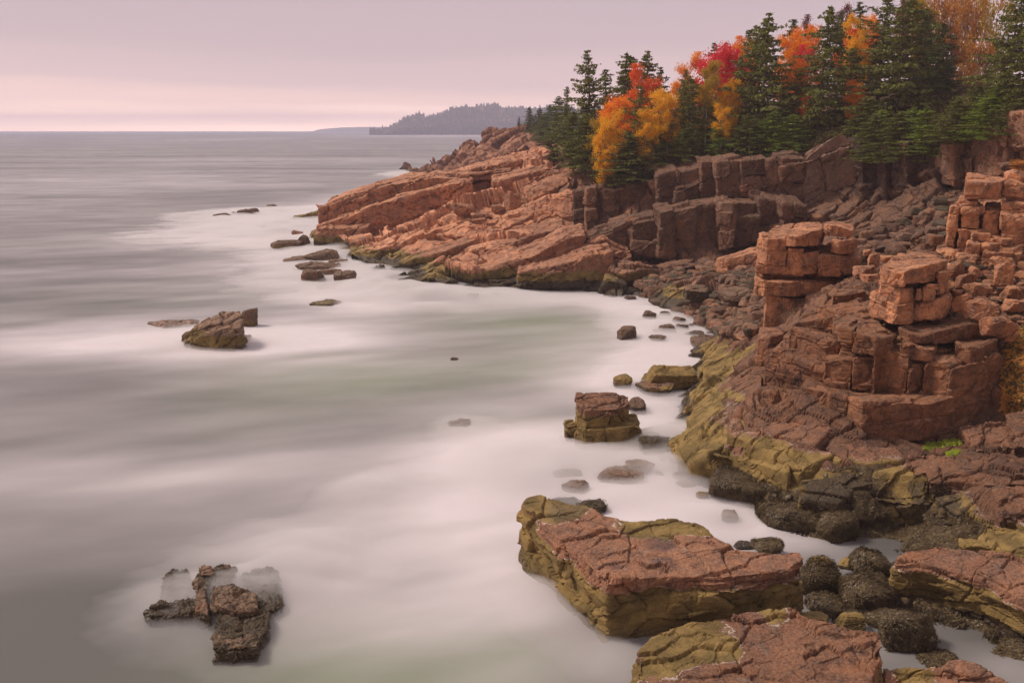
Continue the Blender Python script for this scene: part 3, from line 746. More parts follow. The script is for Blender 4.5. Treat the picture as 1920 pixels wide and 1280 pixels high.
Pp = [([(1437,552,40),(1490,562,40),(1545,552,41),(1545,545,44),(1440,540,44)],0,618,.03),
 ([(1416,514,40.3),(1434,527,39.8),(1480,529,39.8),(1592,522,41),(1600,505,44),(1420,505,44)],2,556),
 ([(1417,496,40.5),(1490,500,40.2),(1495,492,43),(1420,490,43)],1,515),
 ([(1421,449,41),(1440,443,40.3),(1476,450,40.3),(1480,440,43.5),(1426,436,43.5)],1,498),
 ([(1428,440,40.6),(1470,449,40.3),(1476,437,40.3),(1490,416,44.5),(1455,423,43.5)],1,458),
 ([(1473,440,40),(1492,443,39.5),(1540,429,39.8),(1546,424,42),(1538,415,44.5),(1495,417,44.5)],1,465,-.05),
 ([(1546,420,41),(1556,421,40.4),(1572,423,40.2),(1600,432,40.4),(1601,425,43),(1572,414,44),(1550,417,43.5)],2,446,-.04),
 ([(1560,449,40.2),(1573,452,39.8),(1605,448,40),(1608,452,42),(1600,444,43)],1,476,-.06),
 ([(1503,474,40.1),(1535,471,40.1),(1540,466,42),(1505,468,42)],0,516),
 ([(1536,478,39.6),(1577,480,39.6),(1580,470,42),(1545,468,42)],0,518),
 ([(1576,478,40),(1613,484,40.3),(1617,475,42),(1605,468,43),(1580,470,43)],0,516),
 ([(1477,466,40.2),(1509,466,40.2),(1507,460,42.5),(1480,460,42.5)],0,517),
 ([(1495,530,39.9),(1560,528,40.1),(1598,525,41),(1600,515,43),(1500,515,43)],0,553)]
outcrop('tall stack of orange granite blocks with three capstones beside the cobble beach', 'rock_stack', 'rock stack', Pp, M['granite'],
        ([(1450,470,41.2),(1590,470,41.2),(1595,455,44),(1450,455,44)],0,0,0,2.2), seed=100, tint=1.12)
Qp = [([(1649,499,28.6),(1672,509,28.1),(1695,512,27.9),(1708,503,28.1),(1748,494,28.6),(1778,486,29.5),(1755,479,31.5),(1710,471,33),(1686,475,32)],2,537,-.03),
 ([(1650,523,28.5),(1690,538,28),(1716,538,28.3),(1716,530,31),(1655,515,31)],1,573),
 ([(1633,547,29),(1682,573,27.6),(1713,568,28),(1716,555,31),(1645,540,31.5)],1,610),
 ([(1716,571,28.2),(1750,563,28.2),(1781,553,28.8),(1783,550,31),(1718,555,31)],0,600),
 ([(1717,540,28.1),(1731,540,28.1),(1732,535,30),(1717,535,30)],0,566),
 ([(1733,541,28.2),(1753,548,28.2),(1760,535,30),(1735,535,30)],0,567),
 ([(1760,512,28.6),(1777,510,29),(1777,505,31),(1760,505,31)],0,552),
 ([(1737,534,28.3),(1761,532,28.4),(1762,526,30),(1738,528,30)],0,546)]
outcrop('stack of square granite blocks under one broad flat capstone, above the big rock face', 'rock_stack', 'rock stack', Qp, M['granite'],
        ([(1665,545,29),(1770,545,29.2),(1770,520,31.5),(1670,520,31.5)],0,0,0,4.5), voxel=.045, seed=300, tint=1.2)
Mp = [([(1683,611,27.5),(1705,625,27),(1728,632,26.8),(1765,619,27),(1797,608,27.3),(1841,605,28),(1832,597,29.5),(1790,594,30),(1715,600,29)],2,647,-.02),
 ([(1790,645,26.5),(1823,655,26.2),(1872,634,26.8),(1868,626,28.5),(1800,630,28.5)],1,702),
 ([(1600,622,27),(1644,634,26.6),(1674,632,27),(1668,615,29),(1615,608,29)],1,667),
 ([(1572,612,27.6),(1600,620,27.3),(1612,605,29),(1580,600,29.5)],0,640),
 ([(1469,640,29.5),(1482,613,30),(1550,639,28.6),(1575,640,28.6),(1570,610,31),(1520,600,32)],2,691),
 ([(1432,668,30.3),(1460,650,29.8),(1475,668,29.3),(1545,692,28.2),(1600,700,28),(1570,640,31),(1480,620,32)],3,765,-.05),
 ([(1544,677,27.7),(1600,672,27.3),(1605,650,29),(1550,655,29)],0,740),
 ([(1601,672,27.2),(1642,668,27),(1645,655,29),(1602,655,29)],0,732),
 ([(1640,668,26.6),(1655,652,27),(1706,664,26.3),(1722,650,28),(1690,640,29),(1655,645,29)],2,753,-.03),
 ([(1685,642,26.6),(1752,655,26.4),(1760,640,28),(1700,630,28.5)],0,675),
 ([(1733,690,26.2),(1745,675,26.4),(1783,683,26),(1822,672,26.4),(1820,650,28),(1740,655,28)],2,756),
 ([(1782,692,25.9),(1825,680,26),(1870,660,26.6),(1888,690,27.5),(1885,640,30),(1790,650,30)],1,802,-.06),
 ([(1588,742,26.5),(1618,752,25.7),(1745,757,25.4),(1800,740,25.9),(1800,700,28),(1600,720,29)],1,826,-.06),
 ([(1500,725,27.9),(1540,732,27.2),(1590,742,26.5),(1600,720,28.5),(1510,700,29)],1,786,-.05),
 ([(1706,690,26.2),(1733,685,26.6),(1745,660,27.5),(1710,660,27.5)],0,752),
 ([(1561,552,31),(1583,553,31),(1623,545,31.5),(1620,535,33),(1600,530,34),(1570,540,33)],1,575),
 ([(1535,575,30.5),(1560,585,30),(1600,595,29.5),(1640,590,29.5),(1635,560,31),(1560,555,32)],1,640),
 ([(1560,605,28.9),(1580,612,28.5),(1625,590,29.5),(1610,575,30.5),(1565,570,31)],1,640),
 ([(1490,605,30.5),(1525,600,30.3),(1560,595,30),(1555,580,31.5),(1510,585,32)],0,640),
 ([(1608,607,28),(1642,628,27.3),(1662,621,27.6),(1637,583,29.5),(1615,590,29.3)],1,640),
 ([(1575,642,28.3),(1640,655,27.8),(1690,650,27.4),(1690,620,30),(1580,620,30.5)],1,705),
 ([(1660,620,28.1),(1700,640,27.6),(1704,604,30),(1662,598,30)],1,700),
 ([(1738,655,27.2),(1832,655,27.1),(1832,630,29),(1745,630,29)],0,705),
 ([(1420,634,31.4),(1445,630,31),(1470,625,31.5),(1465,610,34),(1425,612,34)],0,684)]
outcrop('big fractured red granite face overhanging the mossy ledge', 'rock_outcrop', 'rock outcrop', Mp, M['granite'],
        ([(1446,684,29.95),(1500,690,28.9),(1600,684,27.6),(1700,676,27.0),(1780,684,26.5),(1875,676,27.7),(1875,620,32),(1500,620,33)],0,0,-.03,2.0), voxel=.045, seed=500, tint=.60)
Sp = [([(1811,341,37.5),(1850,343,37),(1878,339,37.3),(1891,334,39),(1865,337,40.5),(1815,325,40.5)],1,375),
 ([(1792,382,38),(1805,383,37.6),(1835,375,37.6),(1830,366,39.5),(1802,366,40)],0,402),
 ([(1805,392,37.2),(1830,391,37),(1846,387,37.3),(1840,378,39),(1810,380,39)],1,401),
 ([(1803,400,37.6),(1838,401,37.4),(1838,395,39),(1805,395,39)],0,429),
 ([(1781,387,38),(1798,388,37.7),(1799,380,40),(1783,380,40)],0,466),
 ([(1876,400,36),(1905,412,35.5),(1975,410,35.5),(1975,370,39),(1885,372,39)],1,458,-.12),
 ([(1877,381,37),(1940,384,36.8),(1975,368,39),(1890,366,39.5)],0,400),
 ([(1846,395,37.6),(1876,398,37.2),(1876,378,39.4),(1848,378,39.4)],0,440),
 ([(1798,430,37.2),(1825,432,37),(1862,435,37),(1860,425,39),(1800,425,39)],0,472),
 ([(1822,437,36.2),(1860,440,36),(1858,430,37.5),(1825,430,37.5)],0,452),
 ([(1812,456,35.5),(1836,459,35.3),(1842,448,37),(1815,448,37)],0,486),
 ([(1841,472,34.4),(1915,476,34),(1922,456,36),(1850,456,36)],0,505),
 ([(1850,447,36),(1895,450,35.6),(1900,440,37),(1855,440,37)],0,470),
 ([(1796,480,34.2),(1830,486,33.8),(1838,476,35.4),(1800,474,35.4)],0,510)]
outcrop('ragged granite buttress of broken blocks at the right edge, topped by a pale angular block', 'rock_outcrop', 'rock outcrop', Sp, M['granite'],
        ([(1793,410,39),(1870,410,38.4),(1980,410,37.5),(1980,370,44),(1802,380,43)],0,0,0,4.6), voxel=.06, seed=700, tint=1.08)

AREA_ON = True
# ------------------------------------------------------------------ slabs and the sea stack
def slab(label, name, cat, pieces, mat, seed, moss, weed, voxel=.04, mw=.3, barn=1., tint=None, R=None, ww=.3, fine=.035, scales=None):
    allV = [prism(*p_) for p_ in pieces]
    c = np.concatenate([v for v, f in allV]); base = np.array((c[:, 0].mean(), c[:, 1].mean(), c[:, 2].min()))
    one = len(allV) == 1
    e = None if one else tag(empty(name, base), label, cat)
    for i, (V, F) in enumerate(allV):
        o = rock_part(name if one else 'rock_block', V, F, voxel, mat, e, base, seed + 9 * i, scales or [((2.8, 1.6, .6), .075, .07, .04), ((1.0, .7, .24), .05, .03, .07), ((.34, .3, .14), .008, .006, .12)],
                      rotmat(6, 25, 4) if R is None else R, moss, weed, fine=fine, barn=barn, tint=tint, mw=mw, warp=.22, ww=ww)
        if one: tag(o, label, cat); e = o
    return e
Z = lambda px, py, z: tuple([px, py, PZ(px, py, z)[1]])
A_top = [Z(*p) for p in [(980,950,1.70),(990,937,1.75),(1012,932,1.75),(1060,943,1.75),(1100,947,1.75),(1132,968,1.74),(1185,976,1.72),(1270,971,1.72),(1318,983,1.70),(1342,1006,1.66),(1388,1030,1.62),(1440,1036,1.66),(1500,1032,1.70),
         (1508,1048,1.64),(1480,1068,1.56),(1340,1082,1.56),(1240,1080,1.55),(1140,1090,1.55),(1060,1020,1.62)]]
slab('huge flat-topped red slab with olive barnacled sides, nearest the open water', 'rock_slab', 'rock slab', [(A_top, 0, 0, .05, -1.0)], M['slab'], 900, 1.22, -.25, voxel=.035, tint=1.05)
B_top = [Z(*p) for p in [(1190,1232,1.0),(1222,1192,1.15),(1300,1164,1.25),(1400,1150,1.28),(1480,1143,1.3),(1530,1163,1.28),(1600,1176,1.25),(1645,1188,1.2),(1656,1232,1.05),(1625,1290,1.0),(1560,1345,1.0),(1300,1350,.95),(1195,1300,.9)]]
slab('cracked red slab at the bottom edge with a barnacled olive left end', 'rock_slab', 'rock slab', [(B_top, 0, 0, .06, -1.0)], M['slab'], 950, .78, -.3, voxel=.033, tint=1.0)
C_top = [Z(*p) for p in [(1682,1046,1.35),(1700,1034,1.4),(1750,1024,1.45),(1830,1030,1.5),(1900,1040,1.55),(1990,1055,1.6),(1990,1150,1.25),(1920,1124,1.25),(1850,1092,1.25),(1770,1066,1.28)]]
slab('long sloping slab at the right edge with a white barnacle line and weedy skirt', 'rock_slab', 'rock slab', [(C_top, 0, 0, .10, -.6)], M['slab'], 990, 1.08, .42, voxel=.033, tint=.95)
D_top = [Z(*p) for p in [(1652,1262,.55),(1700,1248,.7),(1760,1250,.8),(1800,1238,.85),(1850,1256,.8),(1900,1285,.7),(1950,1340,.6),(1700,1350,.5),(1640,1300,.4)]]
slab('low slab at the bottom right corner, red on top and olive on its left half', 'rock_slab', 'rock slab', [(D_top, 0, 0, .08, -.8)], M['slab'], 1030, .42, -.3, voxel=.03, tint=1.0)
E_u = [Z(1081,735,1.72), Z(1145,736,1.70), Z(1179,742,1.62), Z(1180,756,1.5), Z(1157,766,1.5), Z(1096,770,1.5), Z(1080,756,1.6)]
E_l = [Z(1078,800,.75), Z(1097,806,.8), Z(1140,803,.86), Z(1168,800,.9), Z(1192,798,.86), Z(1205,806,.7), Z(1196,775,.85), Z(1100,775,.9)]
E_b = [Z(1057,786,.7), Z(1075,784,.75), Z(1082,795,.7), Z(1062,800,.6)]
slab('square two-tiered sea stack, purple-red top on an olive base, standing in foam', 'sea_stack', 'sea stack', [(E_u, 5, 0, .02, .1), (E_l, 0, 0, .06, -.9), (E_b, 0, 0, .1, -.9)], M['slab'], 1060, 1.30, -.1,
     voxel=.04, barn=.4, tint=.85, scales=[((1.2, 1.0, .8), .05, .09, .09), ((.5, .45, .3), .025, .03, .14)])
L_p = [([Z(1261,832,.7), Z(1282,815,1.0), Z(1320,812,1.2), Z(1400,820,1.55), Z(1480,858,1.65), Z(1478,888,1.35), Z(1400,863,1.25), Z(1338,856,1.1), Z(1300,870,.7)], 0, 0, .04, -.5),
 ([Z(1316,728,1.35), Z(1345,722,1.6), Z(1356,760,1.6), Z(1330,792,1.25), Z(1298,804,.9), Z(1288,784,.9)], 0, 0, .05, -.5),
 ([Z(1335,662,1.1), Z(1346,641,1.35), Z(1372,633,1.5), Z(1405,640,1.75), Z(1426,668,2.1), Z(1420,702,2.2), Z(1370,706,1.6), Z(1325,702,.9), Z(1310,690,.7)], 0, 0, .08, -.5),
 ([Z(1340,720,1.6), Z(1375,700,1.9), Z(1428,706,2.5), Z(1428,735,2.6), Z(1395,752,2.2), Z(1350,748,1.6)], 0, 0, .04, -.3),
 ([Z(1378,782,2.0), Z(1396,748,2.4), Z(1440,737,2.75), Z(1500,762,2.6), Z(1560,802,2.3), Z(1524,838,1.95), Z(1462,820,2.0), Z(1400,802,1.9)], 0, 0, .03, .3),
 ([Z(1365,814,1.75), Z(1420,800,2.0), Z(1500,836,1.95), Z(1566,850,1.9), Z(1500,880,1.5), Z(1440,850,1.6)], 0, 0, .04, .2),
 ([Z(1560,830,2.05), Z(1640,838,2.0), Z(1706,828,2.1), Z(1690,862,1.8), Z(1630,872,1.7), Z(1570,868,1.7)], 0, 0, .05, .5),
 ([Z(1550,880,1.6), Z(1600,872,1.75), Z(1645,880,1.65), Z(1640,905,1.4), Z(1590,915,1.25), Z(1552,905,1.3)], 0, 0, .08, .2),
 ([Z(1640,885,1.65), Z(1700,868,1.85), Z(1748,890,1.8), Z(1738,925,1.35), Z(1680,935,1.05), Z(1636,912,1.25)], 0, 0, .08, .0),
 ([Z(1500,900,1.35), Z(1560,895,1.45), Z(1600,920,1.2), Z(1570,945,.9), Z(1500,935,.9)], 0, 0, .08, -.2)]
slab('jointed shelf, olive with algae on its seaward half, below the big red face', 'rock_shelf', 'rock shelf', L_p, M['slab'], 1200, 1.75, .1, voxel=.05, mw=.7, barn=.5, tint=.86,
     scales=[((2.4, 1.5, 1.0), .09, .07, .04), ((.9, .7, .5), .03, .02, .06)], R=rotmat(16, 30, 10))
N_p = [([Z(1884,775,2.9), Z(1990,745,3.3), Z(1990,845,2.4), Z(1900,838,2.4)], 0, 0, .04, 1.0), ([Z(1800,800,2.45), Z(1884,790,2.7), Z(1900,835,2.3), Z(1830,845,2.15)], 0, 0, .05, 1.0),
 ([Z(1702,852,1.95), Z(1760,846,2.1), Z(1792,858,2.1), Z(1752,880,1.9), Z(1712,892,1.7)], 0, 0, .05, .2),
 ([Z(1742,882,1.9), Z(1790,862,2.1), Z(1990,850,2.45), Z(1990,902,2.2), Z(1900,905,2.0), Z(1850,908,1.9), Z(1800,902,1.8), Z(1744,904,1.65)], 0, 0, .05, .3),
 ([Z(1862,918,1.85), Z(1990,905,2.15), Z(1990,950,1.8), Z(1892,962,1.5)], 0, 0, .05, .3),
 ([Z(1746,927,1.4), Z(1800,915,1.6), Z(1842,950,1.4), Z(1792,966,1.1)], 0, 0, .08, .0),
 ([Z(1890,930,1.8), Z(1930,918,1.95), Z(1990,925,1.95), Z(1990,985,1.55), Z(1920,975,1.4)], 0, 0, .05, .2),
 ([Z(1845,975,1.25), Z(1900,985,1.35), Z(1990,1000,1.45), Z(1990,1040,1.25), Z(1880,1030,1.05)], 0, 0, .08, .0)]
slab('stepped dark red ledges at the right edge below the green weed pool', 'rock_shelf', 'rock shelf', N_p, M['slab'], 1300, 1.3, .55, voxel=.045, mw=.5, barn=.9, tint=.80,
     scales=[((1.6, 1.2, .6), .07, .07, .07), ((.6, .5, .3), .03, .03, .1)], R=rotmat(12, 20, 12))
slab('big smooth grey pointed block set in the cliff under the layered spruce', 'rock_block', 'cliff block', [([(1513,296,72.6),(1545,268,72.6),(1577,249,72.6),(1613,270,72.2),(1622,285,73.5),(1577,258,77),(1516,292,77)], 0, 418, .02)], M['grey'], 1400, -9, -9, voxel=.10, barn=0, tint=1.35,
     scales=[((6., 5., 3.4), .16, .30, .03), ((1.8, 1.8, 1.2), .04, .04, .05)], R=rotmat(22, 0, 0), fine=.06)
def bed(front, dY, dz, dx=0.):
    a = np.array([PY(x, t_, Y) for x, t_, b_, Y in front]); b_ = np.array([PY(x, bb, Y - .0) for x, t_, bb, Y in front])
    n = len(a); off = np.array([dx, dY, dz]); V = np.concatenate([a, a + off, b_, b_ + np.array([dx, dY, 0])])
    F = []
    for i in range(n - 1):
        F += [(i, i + 1, n + i + 1, n + i), (2 * n + i, 2 * n + i + 1, i + 1, i), (3 * n + i, 3 * n + i + 1, 2 * n + i + 1, 2 * n + i), (n + i, n + i + 1, 3 * n + i + 1, 3 * n + i)]
    F += [(0, n, 3 * n, 2 * n), (n - 1, 3 * n - 1, 4 * n - 1, 2 * n - 1)]
    return V, F
beds = [ # front edge: px, top, foot, depth ; run back ; rise
 ([(598,392,420,92.6),(650,372,406,93),(700,355,388,93.6),(756,341,366,94.5),(812,332,354,95.5),(850,335,346,96.5)], 7, .5),
 ([(594,425,470,91.6),(653,404,458,91.6),(694,387,448,91.6),(772,364,420,92),(847,344,392,92.6),(884,341,380,93.2)], 6, .4),
 ([(586,440,470,90.4),(612,428,472,90),(650,428,470,89.6),(690,425,466,89.6)], 5, .6),
 ([(922,341,378,93),(980,328,362,93.4),(1030,316,345,94)], 5, .3),
 ([(880,318,336,99),(940,306,322,101),(1032,292,306,104)], 8, .5),
 ([(834,330,345,97.5),(900,325,340,98),(960,318,334,98.5)], 5, .4),
 ([(651,482,508,83.2),(680,474,505,83),(710,470,498,83)], 5, .8),
 ([(690,470,486,87),(760,440,462,86.4),(848,403,428,86.6),(880,392,410,87)], 6, .3),
 ([(716,480,500,82.5),(790,452,474,82),(880,420,444,81.6),(925,414,436,82)], 5, .3),
 ([(733,506,526,76),(766,488,516,75.6),(812,478,504,75.6),(870,458,484,76),(926,436,462,77)], 5, .4),
 ([(760,486,498,79),(840,452,474,79),(905,432,452,79.5)], 5, .3),
 ([(838,500,520,72.6),(869,482,508,72.6),(937,458,490,73.4),(1000,440,474,75),(1062,428,468,76)], 5, .4),
 ([(906,507,534,68.8),(969,489,530,68.8),(1020,468,522,69.4),(1062,445,512,70.2),(1100,440,506,71)], 5, .3),
 ([(972,512,546,66.8),(1040,498,546,66.8),(1100,482,546,67.2),(1150,470,538,68)], 4, .3),
 ([(1090,470,500,71.4),(1132,452,492,71.8),(1180,478,496,71)], 4, .3),
]
pcs = []
e0 = np.mean([PY(*(f[0][0], f[0][2], f[0][3])) for f, a_, b_ in beds], 0)
bed_e = tag(empty('ledge_outcrop', e0), 'long tilted beds of orange granite tapering down to the foam at the headland tip', 'rock outcrop')
for i, (f, dY, dz) in enumerate(beds):
    V, F = bed(f, dY, dz)
    rock_part('rock_bed', V, F, .13, M['granite_far'], bed_e, e0, 1600 + i * 7, [((7., 4.0, 1.5), .16, .22, .035), ((2.2, 1.6, .9), .07, .08, .06)], rotmat(17, 6, 4), 1.4, .75, fine=.10, warp=.4, barn=.1, tint=1.32 if i < 6 else 1.05, mw=1.4, ww=.8, finefreq=1.2)
# jointed blocks between x stations: the two tiers of the cove cliff, the wet recess with painted-in shade and the rusty corner
def tier(label, tops, feet, xs, mat, seed, tint, moss, split=.5, dY=3.2):
    r_ = np.random.RandomState(seed); tx = [p[0] for p in tops]; e_ = None; parts = []
    ty = [p[1] for p in tops]; tY = [p[2] for p in tops]; fx_ = [p[0] for p in feet]; fy_ = [p[1] for p in feet]
    base = PY(tx[0], fy_[0], tY[0]); e_ = tag(empty('cliff_blocks', base), label, 'cliff face')
    for i in range(len(xs) - 1):
        x0, x1 = xs[i] + .6, xs[i + 1] - .6; Y = np.interp((x0 + x1) / 2, tx, tY) + r_.uniform(-1.0, .9); x0 -= 2.5; x1 += 2.5
        t0, t1 = np.interp([x0, x1], tx, ty) + r_.uniform(-9, 4); b0, b1 = np.interp([x0, x1], fx_, fy_) + r_.uniform(-2, 3)
        cuts = [0, 1]
        if r_.rand() < split: cuts = [0, r_.uniform(.3, .65), 1]
        for a, b_ in zip(cuts[:-1], cuts[1:]):
            yo = r_.uniform(-.5, .5); g = .0
            V, F = bed([(x0 + r_.uniform(-1, 1), t0 + (b0 - t0) * (a + g), t0 + (b0 - t0) * (b_ - g), Y + yo + r_.uniform(-.5, .5)), (x1, t1 + (b1 - t1) * (a + g), t1 + (b1 - t1) * (b_ - g), Y + yo + r_.uniform(-.5, .5))], dY, r_.uniform(0, .5))
            rock_part('rock_block', V, F, .10, mat, e_, base, seed + 11 * i + int(a * 9), [((2.8, 2.4, 1.5), .15, .12, .04), ((1.0, .9, .6), .05, .04, .06)], rotmat(17, 8, 6), moss, -9, fine=.07, warp=.25, barn=0, tint=tint * r_.uniform(.75, 1.25), mw=.8, finefreq=1.5)
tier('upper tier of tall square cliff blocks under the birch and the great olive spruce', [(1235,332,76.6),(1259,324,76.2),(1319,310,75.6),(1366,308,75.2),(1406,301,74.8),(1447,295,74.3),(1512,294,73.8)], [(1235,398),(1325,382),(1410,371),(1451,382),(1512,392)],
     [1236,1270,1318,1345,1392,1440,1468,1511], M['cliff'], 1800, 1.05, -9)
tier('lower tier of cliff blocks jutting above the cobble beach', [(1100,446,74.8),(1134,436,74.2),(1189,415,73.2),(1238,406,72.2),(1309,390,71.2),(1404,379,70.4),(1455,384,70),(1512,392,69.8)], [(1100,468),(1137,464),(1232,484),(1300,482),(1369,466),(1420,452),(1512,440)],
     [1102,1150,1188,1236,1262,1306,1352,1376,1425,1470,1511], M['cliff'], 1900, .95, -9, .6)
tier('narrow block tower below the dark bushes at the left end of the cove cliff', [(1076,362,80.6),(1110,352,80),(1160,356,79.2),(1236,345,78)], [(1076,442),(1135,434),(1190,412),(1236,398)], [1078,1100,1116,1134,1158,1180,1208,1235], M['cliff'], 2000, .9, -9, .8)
tier('wet recess in the cliff right of the big grey block, its shade painted dark', [(1616,278,71),(1690,276,68.5),(1790,268,64)], [(1616,440),(1690,420),(1790,385)], [1617,1662,1700,1752,1789], M['cliff'], 2100, .45, -9, .4)  # low tint puts the wall's shade into the block colour
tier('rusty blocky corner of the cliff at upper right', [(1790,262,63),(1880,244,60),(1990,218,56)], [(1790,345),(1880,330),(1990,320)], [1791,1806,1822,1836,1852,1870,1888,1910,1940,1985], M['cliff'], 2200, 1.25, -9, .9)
# boulder-strewn ledge blocks on the cliff's foot
Kp = [([(975,350,86),(1000,330,88),(1060,312,92),(1085,312,91),(1084,332,87),(1000,372,84)],5,384)]
slab('large pale orange block resting where the upper ledges meet the bushes', 'rock_block', 'rock', Kp, M['granite_far'], 1100, -1, -2, voxel=.12, barn=0, tint=1.25,
     scales=[((2.6, 2.0, 1.0), .12, .12, .1), ((.9, .8, .5), .05, .04, .15)])

# ------------------------------------------------------------------ loose boulders
_ico = None
def ico(n=5):
    import bmesh
    bm = bmesh.new(); bmesh.ops.create_icosphere(bm, subdivisions=n, radius=1)
    V = np.array([v.co[:] for v in bm.verts]); F = np.array([[v.index for v in f.verts] for f in bm.faces]); bm.free()
    return V, F
ICO = {n: ico(n) for n in (3, 4, 5, 6)}
def boulder_shape(seed, dims, angular=.6, n=5, wedge=0.):
    """cut a ball by random planes: flat facets, soft arrises"""
    r = np.random.RandomState(seed); V, F = ICO[n]
    pl = []
    for s in ((1, 0, 0), (-1, 0, 0), (0, 1, 0), (0, -1, 0), (0, 0, 1), (0, 0, -1)):
        v = np.array(s, float) + r.normal(0, .22, 3); pl.append((v / np.linalg.norm(v), r.uniform(.72, .9)))
    for _ in range(9):
        v = r.normal(size=3); pl.append((v / np.linalg.norm(v), r.uniform(.82, 1.08)))
    k = 8 + 60 * angular
    rr_ = []
    for nrm, hh in pl:
        d = V @ nrm
        rr_.append(np.minimum(hh / np.maximum(d, .05), 4))
    rr_ = np.array(rr_); mn_ = rr_.min(0); rad_ = mn_ - np.log(np.exp(-k * (rr_ - mn_)).sum(0)) / k
    P = V * np.clip(rad_, .2, 1.3)[:, None]
    P = P / np.abs(P).max(0)
    if wedge: P[:, 2] *= 1 + wedge * P[:, 0]
    return P * np.array(dims), F
SEAR = []
def boulder(label, px, pyb, w, hgt, z0=0., Y=None, seed=None, mat='searock', name='boulder', cat='boulder', moss=-1, weed=-1, ang=.6, yaw=None, depth=.8, tilt=0, tint=1., group=None, n=5, wedge=0, barn=.3, sink=.35, strands=0):
    """px, pyb: pixel of the visible foot; w, hgt: visible size in pixels"""
    seed = (int(px * 7 + pyb * 13)) if seed is None else seed
    c = PZ(px, pyb, z0) if Y is None else PY(px, pyb, Y)
    dist = c[1]; W_ = w * dist / FPX / 2; D_ = W_ * depth
    H_ = max(hgt * dist / FPX * 1.02 - D_ * .25, hgt * dist / FPX * .55)
    hz = H_ * (1 + sink) / 2
    P, F = boulder_shape(seed, (W_ * 1.03, D_, hz), ang, n, wedge)
    a = rad(rs.uniform(-25, 25) if yaw is None else yaw); b_ = rad(tilt)
    Rt = np.array([[math.cos(b_), 0, math.sin(b_)], [0, 1, 0], [-math.sin(b_), 0, math.cos(b_)]])
    P = P @ Rt.T; Rz = np.array([[math.cos(a), -math.sin(a), 0], [math.sin(a), math.cos(a), 0], [0, 0, 1]]); P = P @ Rz.T
    base = c.copy(); base[1] += D_ * .75; base[2] = c[2] - H_ * sink
    Nn = P / np.array((W_, D_, hz)) ** 2; Nn /= np.linalg.norm(Nn, axis=1, keepdims=True)
    P[:, 2] += hz; Pw = P + base
    s = max(W_, .3)
    Pw = rockify(Pw, Nn, [((s * .9, s * .8, s * .5), .035 * s, .05 * s, .1), ((s * .35, s * .33, s * .2), .018 * s, .02 * s, .15)], rotmat(12, seed % 40, 8), seed % 97, .03 * s, .15 * s, 3 / s)
    at = growth(Pw, moss, weed, mw=.35, ww=.3, barn=barn, tint=tint)
    o = link(name, new_mesh(name, Pw - base, F, M[mat], False, at), None, base)
    tag(o, label, cat, group)
    if strands:
        weed_on(Pw, Nn, strands, o, base, seed)
    return o
def weed_strands(Q, Nq, seed, ln=(.05, .15), wd=.011, spread=.8):
    r = np.random.RandomState(seed); n = len(Q)
    down = np.array([0, 0, -1.0]); tang = down - Nq * (Nq @ down)[:, None]
    tang += r.normal(0, spread, (n, 3)); tang -= Nq * np.sum(tang * Nq, 1)[:, None]
    tang /= np.maximum(np.linalg.norm(tang, axis=1, keepdims=True), 1e-6)
    side = np.cross(tang, Nq); side /= np.maximum(np.linalg.norm(side, axis=1, keepdims=True), 1e-6)
    l = r.uniform(*ln, n)[:, None]; lift = r.uniform(.005, .035, n)[:, None]; w = wd * r.uniform(.6, 1.5, n)[:, None]
    a = Q - side * w * .5; b_ = Q + side * w * .5
    m1 = Q + tang * l * .5 + Nq * lift; e = Q + tang * l + Nq * lift * .3
    V = np.stack([a, b_, m1 + side * w, m1 - side * w, e + side * w * .25, e - side * w * .25], 1).reshape(-1, 3)
    i = np.arange(n)[:, None] * 6
    F = np.concatenate([i + np.array([[0, 1, 2, 3]]), i + np.array([[3, 2, 4, 5]])])
    return V, F
def weed_on(Pw, Nn, count, parent, base, seed):
    count = int(count * 1.7)
    r = np.random.RandomState(seed + 5); up = np.where((Nn[:, 2] > -.35) & (Nn[:, 1] < .75))[0]
    if len(up) == 0: return
    i = r.choice(up, count); V, F = weed_strands(Pw[i] + r.normal(0, .02, (count, 3)), Nn[i], seed)
    o = link('rockweed', new_mesh('rockweed', V - base, F, M['weed'], False), parent); o['kind'] = 'stuff'
    return o
G1 = 'wave-washed rocks off the ledge tip'
# rocks out in the water on the left
slab('largest isolated sea rock, long and tilted, in the foam left of the cove', 'sea_rock', 'sea rock', [([Z(343,630,.45), Z(362,612,.9), Z(388,597,1.35), Z(420,583,1.75), Z(448,586,1.75), Z(457,598,1.6), Z(452,612,1.35), Z(400,622,1.1), Z(352,640,.45)], 0, 0, .05, -.8)],
     M['searock'], 1500, .9, -.1, voxel=.06, mw=.9, barn=.2, tint=1.25, R=rotmat(20, 0, 5), scales=[((1.8, 1.2, .7), .08, .10, .07), ((.7, .6, .35), .035, .04, .12)])
boulder('upright square rock just right of the largest isolated sea rock', 466, 612, 30, 36, moss=.4, ang=.9, cat='sea rock', name='sea_rock', wedge=.3, yaw=0)
boulder('pale low hump almost drowned in mist left of the largest isolated sea rock', 322, 622, 110, 24, moss=-1, tint=1.6, ang=.2, cat='sea rock', name='sea_rock', z0=-.25, wedge=.2)
boulder('small low rock at the foot of the largest isolated sea rock', 452, 640, 40, 14, ang=.5, cat='sea rock', name='sea_rock', z0=-.05)
boulder('longest of the far offshore rocks, flat topped', 460, 405, 42, 17, ang=.9, wedge=.3, cat='sea rock', name='sea_rock', yaw=0)
boulder('low offshore rock, leftmost of the far trio', 412, 408, 32, 11, ang=.6, cat='sea rock', name='sea_rock')
boulder('tiny middle rock of the far offshore trio', 439, 404, 14, 8, ang=.6, cat='sea rock', name='sea_rock')
